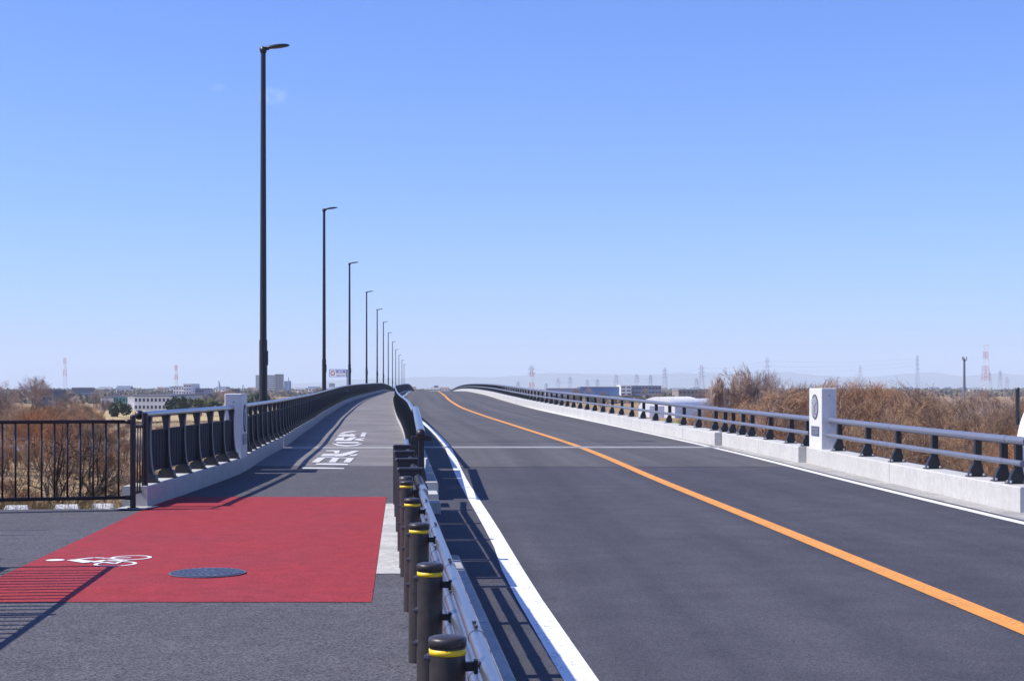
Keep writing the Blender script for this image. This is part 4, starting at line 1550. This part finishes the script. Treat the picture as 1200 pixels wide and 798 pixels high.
mb.add([(x, y, terrain_z(x, y) + 0.12) for y in ysg for x in (24, 34, 44, 54)], [(j * 4 + i, j * 4 + i + 1, j * 4 + i + 5, j * 4 + i + 4) for j in range(4) for i in range(3)])
structure('grass_field', mb, mat('lawn', (0.22, 0.26, 0.035), 0.95, var=0.25, vscale=0.2, world_space=True))

# ------------------------------------------------------------------ buildings, towers and pylons on the skyline
C = {}


def bm(name, col, rough=0.8):
    if name not in C:
        C[name] = mat(name, col, rough, var=0.06, vscale=0.2)
    return C[name]


WIN = mat('window_glass', (0.03, 0.04, 0.06), 0.15)


def building(name, label, px0, px1, pytop, y, depth, wall, roofm, floors=2, bays=6, win=True, win_frac=0.5, group=None, rz=0.0, parapet=0.5, side_win=False, cat='building'):
    x0, zt = at(px0, pytop, y)
    x1, _ = at(px1, pytop, y)
    w, h = x1 - x0, zt - GZ
    t = thing(name, label, cat, ((x0 + x1) / 2, y, GZ), rz, group)
    mb = MB()
    mb.box(-w / 2, w / 2, 0, depth, -0.5, h - parapet)
    body = link('wall', mb.mesh('wall', wall), t)
    mb = MB()
    mb.box(-w / 2 - 0.15, w / 2 + 0.15, -0.15, depth + 0.15, h - parapet, h)
    link('roof', mb.mesh('roof', roofm), t)
    if win:
        fh = (h - parapet) / floors
        bw = w / bays
        wm_, sm_ = MB(), MB()
        wm_.box(-bw * win_frac / 2, bw * win_frac / 2, -0.06, 0.02, 0, fh * 0.42)
        sm_.box(-bw * win_frac / 2 - 0.05, bw * win_frac / 2 + 0.05, -0.14, 0.0, -0.1, 0)
        wme, sme = wm_.mesh('window', WIN), sm_.mesh('sill', roofm)
        for f in range(floors):
            for b_ in range(bays):
                o = link('window', wme, t, (-w / 2 + bw * (b_ + 0.5), 0, fh * f + fh * 0.38))
                link('sill', sme, o)
        if side_win:
            n = max(2, int(depth / 5))
            for f in range(floors):
                for b_ in range(n):
                    o = link('window', wme, t, (w / 2, depth * (b_ + 0.5) / n, fh * f + fh * 0.38), (0, 0, PI / 2))
    return t


whi, pale, dk, blu, lav, brn, tea, wht2 = (bm('wall_white', (0.82, 0.82, 0.80)), bm('wall_pale', (0.55, 0.55, 0.56)), bm('wall_dark', (0.10, 0.11, 0.15)), bm('wall_blue', (0.05, 0.14, 0.36)),
                                          bm('wall_lavender', (0.30, 0.31, 0.42)), bm('wall_brown', (0.26, 0.22, 0.20)), bm('wall_teal', (0.12, 0.34, 0.30)), bm('roof_grey', (0.22, 0.23, 0.26)))
building('factory', 'green-walled end of the long factory at the left with dark trees before it', 128, 151, 463.5, 440, 18, tea, wht2, 2, 6)
building('factory', 'white windowed factory with two storeys left of the bamboo', 157, 199, 463, 430, 20, whi, wht2, 2, 9, win_frac=0.55)
building('factory', 'narrow white blank block between the green and the windowed factory', 149.5, 157.5, 462.5, 432, 20, whi, wht2, 2, 1, win=False)
building('factory', 'grey-white factory wing with ribbon windows behind the evergreens', 181, 218, 461.5, 452, 24, pale, wht2, 2, 7, win_frac=0.8)
building('factory', 'low pale shed behind the bare tree left of the green factory', 118, 129, 464.5, 436, 12, whi, wht2, 1, 2)
building('office_block', 'dark blue-grey block with flat roof behind the large pale tree at far left', 41, 58, 456, 480, 18, dk, wht2, 3, 4)
building('office_block', 'dark blue stepped block left of the red and white mast', 84, 94.5, 454, 900, 30, dk, wht2, 6, 4)
building('office_block', 'low blue building right beside the dark stepped block', 95, 108, 460.5, 880, 30, blu, wht2, 3, 4)
building('office_block', 'white stepped complex with roof towers above the bamboo', 203, 222, 452.5, 760, 25, whi, wht2, 4, 6)
building('office_block', 'narrow white tower part of the stepped complex', 215, 224, 449.5, 755, 20, whi, whi, 5, 3)
building('office_block', 'pale right wing of the stepped complex behind bamboo', 224, 239, 455, 765, 20, lav, wht2, 3, 5)
building('apartment_block', 'tall pale apartment slab behind the nearest street lamp', 299.5, 322, 439.5, 2100, 20, pale, wht2, 9, 10, win_frac=0.75, rz=0.0)
building('apartment_block', 'shaded side of the apartment slab right of the street lamp, built as a dark block', 322.3, 329.5, 438.3, 2090, 24, dk, wht2, 9, 2)  # the slab's side in shade, its shade put into a darker wall colour
building('office_tower', 'slender blue tower with a spike right of the apartment slab', 333, 339, 446.5, 2300, 20, blu, wht2, 9, 3)
mt = thing('mast', 'thin spike mast on the right corner of the slender blue tower', 'mast', (*[at(338.2, 442, 2299)[0], 2299], GZ))
mb = MB()
mb.tube([(0, 0, 0), (0, 0, at(338, 442.3, 2299)[1] - GZ)], [1.6, 0.5], 8)
link('shaft', mb.mesh('shaft', blu), mt)
mb = MB()
mb.box(-2, 2, -2, 2, 0, 3)
link('base', mb.mesh('base', blu), mt)
building('office_block', 'small lavender tower block behind the second street lamp', 385.5, 390.8, 449, 2400, 20, lav, wht2, 8, 2)
building('factory', 'long blue factory hall behind the right railing', 680, 727, 453, 900, 40, blu, wht2, 3, 8, win=False)
building('factory', 'white stair-tower block with dark bands beside the blue hall', 727.3, 740, 451.3, 890, 30, whi, whi, 4, 2, win_frac=0.7)
building('factory', 'lavender-grey factory block right of the white stair tower', 740.4, 775, 451.8, 905, 40, lav, wht2, 3, 9, win_frac=0.7)
building('factory', 'long low grey hall left of the blue factory', 640, 680, 454.8, 1000, 40, lav, wht2, 2, 8, win=False)
building('factory', 'wide brown low hall behind the tall fan-shaped tree', 795, 833, 456.3, 640, 25, brn, wht2, 3, 8)
building('office_block', 'dark block just above the far road crest', 508.5, 513, 451.8, 1900, 15, dk, wht2, 5, 2)
building('office_block', 'small pale block left of the dark one above the road crest', 505, 508.2, 454.0, 1950, 15, lav, wht2, 4, 2)

# greenhouse halls with arched white roofs
for px0, px1, py, y, lab in ((747, 792, 465.5, 330, 'white arched greenhouse hall behind the right railing'), (795, 826, 467.5, 365, 'second grey-white arched hall right behind the white greenhouse'),):
    x0, zt = at(px0, py, y)
    x1, _ = at(px1, py, y)
    t = thing('greenhouse', lab, 'greenhouse', ((x0 + x1) / 2, y, GZ), -0.42)
    hw = (x1 - x0) / 2
    hh = zt - GZ
    poly = [(-hw, 0)] + [(hw * math.cos(a), hh * 0.45 + hh * 0.55 * math.sin(a)) for a in [PI - PI * k / 16 for k in range(17)]] + [(hw, 0)]
    mb = MB()
    mb.prism(poly, 'y', 0, 22)
    link('shell', mb.mesh('shell', whi if px0 < 770 else pale), t)
    mb = MB()
    for k in range(6):
        yy = 1 + 4 * k
        pts = [(hw * 1.01 * math.cos(a), yy, hh * 0.45 + hh * 0.56 * math.sin(a)) for a in [PI - PI * j / 12 for j in range(13)]]
        mb.tube(pts, 0.06, 4)
    link('roof_rib', mb.mesh('roof_rib', pale), t)
    mb = MB()
    mb.box(-1.6, 1.6, -0.08, 0.0, 0, 2.6)
    link('door', mb.mesh('door', lav), t)

# scattered small houses far off
rh = random.Random(5)
roofs = [bm('roof_blue', (0.10, 0.13, 0.20)), bm('roof_brown', (0.20, 0.12, 0.09)), wht2]
walls = [whi, pale, bm('wall_cream', (0.55, 0.48, 0.38))]


def house_meshes(w, d, h, wall, roof):
    a = MB()
    a.box(-w / 2, w / 2, -d / 2, d / 2, -0.5, h)
    b = MB()
    b.prism([(-d / 2 - 0.5, h), (d / 2 + 0.5, h), (0, h + d * 0.28)], 'x', -w / 2 - 0.4, w / 2 + 0.4)
    c = MB()
    for f in range(2):
        for k in range(3):
            xx = -w / 2 + w * (k + 0.5) / 3
            c.box(xx - 0.8, xx + 0.8, -d / 2 - 0.05, -d / 2 + 0.05, 1.0 + 2.8 * f, 2.4 + 2.8 * f)
    return a.mesh('wall', wall), b.mesh('roof', roof), c.mesh('window', WIN)


HM = [house_meshes(rh.uniform(8, 14), rh.uniform(7, 10), rh.uniform(5, 6.2), walls[k % 3], roofs[(k // 2) % 3]) for k in range(6)]
for k in range(44):
    y = rh.uniform(1200, 2800)
    px = rh.choice([rh.uniform(-60, 130), rh.uniform(130, 300), rh.uniform(335, 470), rh.uniform(560, 860), rh.uniform(1060, 1260), rh.uniform(470, 560)])
    x = (px - 600) / F * y
    a, b, c = HM[k % 6]
    t = thing('house', 'small distant two-storey house in the built-up strip on the horizon', 'house', (x, y, GZ), rh.uniform(-0.4, 0.4), 'distant houses along the horizon')
    link('wall', a, t)
    link('roof', b, t)
    link('window', c, t)
for k in range(90):
    y = rh.uniform(330, 1300)
    px = rh.choice([rh.uniform(-60, 130), rh.uniform(200, 420), rh.uniform(560, 860), rh.uniform(560, 860), rh.uniform(1050, 1260), rh.uniform(470, 560)])
    x = (px - 600) / F * y
    kind = 'bare' if rh.random() < 0.75 or y < 700 else 'evergreen'
    if y < 480 and 100 < px < 260:
        continue
    plant('distant_tree', kind, k, x, y, rh.uniform(0.5, 0.8) * (1.0 if kind == 'bare' else 0.9), 'small distant tree among the houses on the horizon', 'distant trees along the horizon')


b = MB()                                       # belts of woods and hedges far out on the plain
for k in range(26000):
    y = rh.choice([rh.uniform(640, 700), rh.uniform(1150, 1250), rh.uniform(1900, 2100), rh.uniform(2900, 3200)])
    x = rh.uniform(-0.40, 0.40) * y
    if y < 800 and math.sin(x * 0.021) + math.sin(x * 0.0071 + 2) < 0.2:
        continue
    hmax = (0.5 + 0.5 * abs(math.sin(x * 0.013 + y) * math.sin(x * 0.0031))) * (5.2 if y < 1500 else 6.5)
    z = GZ + hmax * rh.random()
    sz = rh.uniform(0.5, 1.1) * (1 + y / 1500)
    a = rh.uniform(0, PI)
    u = Vector((math.cos(a), math.sin(a), rh.uniform(-0.6, 0.6))) * sz
    w_ = Vector((rh.uniform(-0.4, 0.4), rh.uniform(-0.4, 0.4), 1)) * sz * 0.7
    p = Vector((x, y, z))
    b.add([tuple(p + u), tuple(p + w_), tuple(p - u), tuple(p - w_)], [(0, 1, 2, 3)])
tag(link('far_woods', b.mesh('far_woods', mat('far_woods', (0.19, 0.15, 0.11), 0.95, var=0.35, vscale=0.05, col2=(0.11, 0.105, 0.075), world_space=True))), kind='stuff')


def lattice(name, label, px, pytop, y, base, topw, arms, mats, r=0.22, levels=10, cat='pylon', group=None, rz=0.3):
    x, zt = at(px, pytop, y)
    h = zt - GZ
    t = thing(name, label, cat, (x, y, GZ), rz, group)
    n = len(mats)
    for s in range(n):
        mb = MB()
        l0, l1 = s * levels / n, (s + 1) * levels / n
        for lv in range(int(round(l0)), int(round(l1))):
            z0, z1 = h * lv / levels, h * (lv + 1) / levels
            w0 = base + (topw - base) * min(1, (lv / levels) * 1.25)
            w1 = base + (topw - base) * min(1, ((lv + 1) / levels) * 1.25)
            c0 = [(-w0, -w0), (w0, -w0), (w0, w0), (-w0, w0)]
            c1 = [(-w1, -w1), (w1, -w1), (w1, w1), (-w1, w1)]
            for k in range(4):
                m_ = (k + 1) % 4
                mb.tube([(*c0[k], z0), (*c1[k], z1)], r, 4, 0, False)
                mb.tube([(*c0[k], z0), (*c1[m_], z1)], r * 0.6, 3, 0, False)
                mb.tube([(*c1[k], z1), (*c1[m_], z1)], r * 0.6, 3, 0, False)
        link('tower_section', mb.mesh('tower_section', mats[s]), t)
    for zf, wa in arms:
        mb = MB()
        z = h * zf
        mb.tube([(-wa, 0, z), (0, 0, z + wa * 0.22), (wa, 0, z)], r * 0.9, 4)
        mb.tube([(-wa, 0, z), (wa, 0, z)], r * 0.9, 4)
        for sx_ in (-wa, wa, -wa * 0.6, wa * 0.6):
            mb.tube([(sx_, 0, z), (sx_, 0, z - 2.2)], r * 0.7, 4)
        link('crossarm', mb.mesh('crossarm', mats[-1]), t)
    return t, h


grey_st = mat('pylon_steel', (0.42, 0.44, 0.50), 0.5, metal=0.3)
redm = mat('mast_red', (0.55, 0.10, 0.06), 0.6)
whm = mat('mast_white', (0.75, 0.75, 0.75), 0.6)
A3 = [(0.64, 3.8), (0.77, 3.4), (0.90, 3.0)]
lattice('lattice_mast', 'big red and white lattice mast with a platform at far right', 1155, 404, 1500, 3.6, 1.6, [(0.985, 4.5)], [whm, whm, redm, redm, whm, redm, whm], 0.2, 14, 'mast')
lattice('lattice_mast', 'thin red and white lattice mast above the far left trees', 76, 419.5, 1700, 2.6, 1.2, [], [whm, whm, whm, redm, whm, redm], 0.22, 12, 'mast')
lattice('lattice_mast', 'thin red and white lattice mast above the white factory', 206.3, 428, 1800, 2.4, 1.1, [], [whm, whm, whm, redm, whm, redm], 0.24, 12, 'mast')
lattice('lattice_mast', 'red and white pylon left of the blue factory behind the right railing', 623, 428.5, 1900, 3.0, 1.4, [(0.72, 5), (0.88, 4.5)], [grey_st, redm, whm, redm, grey_st], 0.22, 10, 'mast')
for px, py, y, lab in ((822, 428, 1500, 'tallest grey pylon right of the lavender factory'), (779, 431, 1750, 'grey pylon above the right end of the lavender factory'), (762, 439, 2100, 'grey pylon above the lavender factory, second from its right end'),
                       (746, 438, 2000, 'grey pylon just above the white stair tower'), (722, 438.5, 1900, 'grey pylon above the right part of the blue hall'), (700, 444, 2500, 'small grey pylon above the blue hall'),
                       (688, 445, 2600, 'small grey pylon above the left end of the blue hall'), (668, 441, 2300, 'grey pylon left of the blue hall'), (654, 443, 2400, 'grey pylon midway between the red mast and the blue hall'),
                       (607, 447, 2700, 'small grey pylon left of the red and white pylon'), (640, 449, 2900, 'tiny grey pylon right of the red and white pylon'), (899, 419, 1700, 'faint pylon behind the dark round tree'),
                       (1075, 417, 2400, 'tall faint pylon behind the low right end of the thicket'), (1172, 434, 2300, 'faint pylon just right of the big red and white mast'), (1180, 441, 2600, 'faint far pylon at the right border'),
                       (1008, 428, 2500, 'faint pylon above the highest thicket trees'), (1160, 436, 2700, 'small faint pylon close behind the big red and white mast'), (816, 443, 2200, 'short grey pylon left of the tallest grey pylon')):
    lattice('pylon', lab, px, py, y, 3.2, 0.9, A3, [grey_st], 0.13 if y < 2000 else 0.19, 9, group='grey power pylons on the horizon', rz=rh.uniform(-0.4, 0.4))
# slim dark monopole
x, zt = at(1130, 418, 900)
t = thing('mono_mast', 'slim dark mast with small antenna crown left of the big red and white mast', 'mast', (x, 900, GZ))
mb = MB()
mb.tube([(0, 0, 0), (0, 0, zt - GZ - 1)], [0.85, 0.6], 10)
link('shaft', mb.mesh('shaft', dk), t)
mb = MB()
for k in range(3):
    a = 2 * PI * k / 3
    mb.tube([(0, 0, zt - GZ - 3.2), (1.4 * math.cos(a), 1.4 * math.sin(a), zt - GZ - 1.6), (1.4 * math.cos(a), 1.4 * math.sin(a), zt - GZ)], 0.28, 6)
link('antenna', mb.mesh('antenna', dk), t)
# cranes
for px, py, px2, py2, y, lab in ((257.5, 461, 256.3, 446, 1300, 'thin crane jib standing upright left of the left stone pillar'), (282.5, 460, 285.0, 451, 1500, 'small slanted crane jib behind the left stone pillar')):
    x, zb = at(px, py, y)
    x2, z2 = at(px2, py2, y)
    t = thing('crane', lab, 'crane', (x, y, GZ))
    mb = MB()
    mb.tube([(0, 0, 3), (x2 - x, 0, z2 - GZ)], [0.8, 0.45], 4)
    link('jib', mb.mesh('jib', lav), t)
    mb = MB()
    mb.box(-3, 3, -2, 2, 0, 3.4)
    link('cab', mb.mesh('cab', dk), t)
    mb = MB()
    mb.tube([(x2 - x, 0, z2 - GZ), (x2 - x + 2.2, 0, (z2 - GZ) * 0.5)], 0.15, 3)
    link('cable', mb.mesh('cable', dk), t)
# roof billboard box seen just left of the pillar
x0_, zt = at(272, 456, 600)
t = thing('billboard', 'dark flat rooftop billboard right above the left stone pillar', 'billboard', (x0_ + 1.5, 600, GZ))
mb = MB()
mb.box(-1.5, 1.5, 0, 0.5, zt - GZ - 1.0, zt - GZ)
link('panel', mb.mesh('panel', dk), t)
for s in (-1.1, 1.1):
    mb = MB()
    mb.tube([(s, 0.25, 0), (s, 0.25, zt - GZ - 1.0)], 0.12, 6)
    link('support', mb.mesh('support', dk), t)

# power lines: sagging cables between neighbouring pylons
for (p0, q0, d0), (p1, q1, d1), lab in (((746, 438, 2000), (779, 431, 1750), 'sagging power cables between the pylons above the lavender factory'), ((779, 431, 1750), (822, 428, 1500), 'sagging power cables left of the tallest grey pylon'),
                                        ((822, 428, 1500), (899, 419, 1700), 'faint power cables from the tallest grey pylon to the pylon behind the dark tree'), ((722, 438.5, 1900), (746, 438, 2000), 'short power cables above the white stair tower'),
                                        ((899, 419, 1700), (1075, 417, 2400), 'long faint power cables over the thicket'), ((623, 428.5, 1900), (722, 438.5, 1900), 'power cables running right from the red and white pylon')):
    xa, za = at(p0, q0, d0)
    xb, zb = at(p1, q1, d1)
    t = thing('power_line', lab, 'power line', (xa, d0, za))
    for f in (0.10, 0.24, 0.38):
        mb = MB()
        pts = []
        for k in range(13):
            u = k / 12
            pts.append(((xb - xa) * u, (d1 - d0) * u, (zb - za) * u - (za - GZ) * f - 9 * 4 * u * (1 - u) * 0.35))
        mb.tube(pts, 0.085, 3, 0, False)
        link('cable', mb.mesh('cable', grey_st), t)

# ------------------------------------------------------------------ parked cars down on the low ground at the left
cb = MB()
cb.prism([(-2.1, 0.35), (2.1, 0.35), (2.12, 0.75), (1.95, 0.92), (1.05, 1.0), (-2.0, 1.0), (-2.15, 0.8)], 'y', -0.85, 0.85)
car_body = cb.mesh('body', mat('car_paint_white', (0.75, 0.75, 0.76), 0.3))
cc = MB()
cc.prism([(-1.95, 1.0), (1.05, 1.0), (0.35, 1.5), (-1.6, 1.52)], 'y', -0.76, 0.76)
car_cab = cc.mesh('cabin_glass', WIN)
cr_ = MB()
cr_.prism([(0.40, 1.49), (0.36, 1.56), (-1.6, 1.57), (-1.66, 1.50)], 'y', -0.74, 0.74)
car_roof = cr_.mesh('roof', car_body.materials[0])
cw = MB()
cw.tube([(0, -0.1, 0.33), (0, 0.1, 0.33)], 0.33, 16)
car_wheel = cw.mesh('wheel', M['black'])
for k, (px, y, rz) in enumerate(((4, 150, 0.1), (20, 152, 0.25), (33, 150, -0.1))):
    x = (px - 600) / F * y
    t = thing('parked_car', ['white parked car at the left border on the low ground behind the fence', 'white parked car in the middle of three behind the fence', 'white parked car rightmost of three behind the fence'][k], 'car',
              (x, y, terrain_z(x, y)), rz, 'white cars parked on the low ground')
    link('body', car_body, t)
    link('cabin_glass', car_cab, t)
    link('roof', car_roof, t)
    for wx in (-1.3, 1.3):
        for wy in (-0.78, 0.78):
            link('wheel', car_wheel, t, (wx, wy, 0))

# ------------------------------------------------------------------ the hazy air
mb = MB()
mb.box(-18000, 18000, -18000, 18000, -9.0, 330.0)
hz = bpy.data.materials.new('haze')
hz.use_nodes = True
hn = hz.node_tree
hn.nodes.clear()
ho = hn.nodes.new('ShaderNodeOutputMaterial')
hv = hn.nodes.new('ShaderNodeVolumePrincipled')
hv.inputs['Color'].default_value = (0.76, 0.89, 1.0, 1)
hv.inputs['Density'].default_value = 1.15e-4
hn.links.new(hv.outputs[0], ho.inputs['Volume'])
haze = link('haze', mb.mesh('haze', hz))
haze['kind'] = 'stuff'
print('trees', cnt, cnt2, 'objects', len(bpy.data.objects))
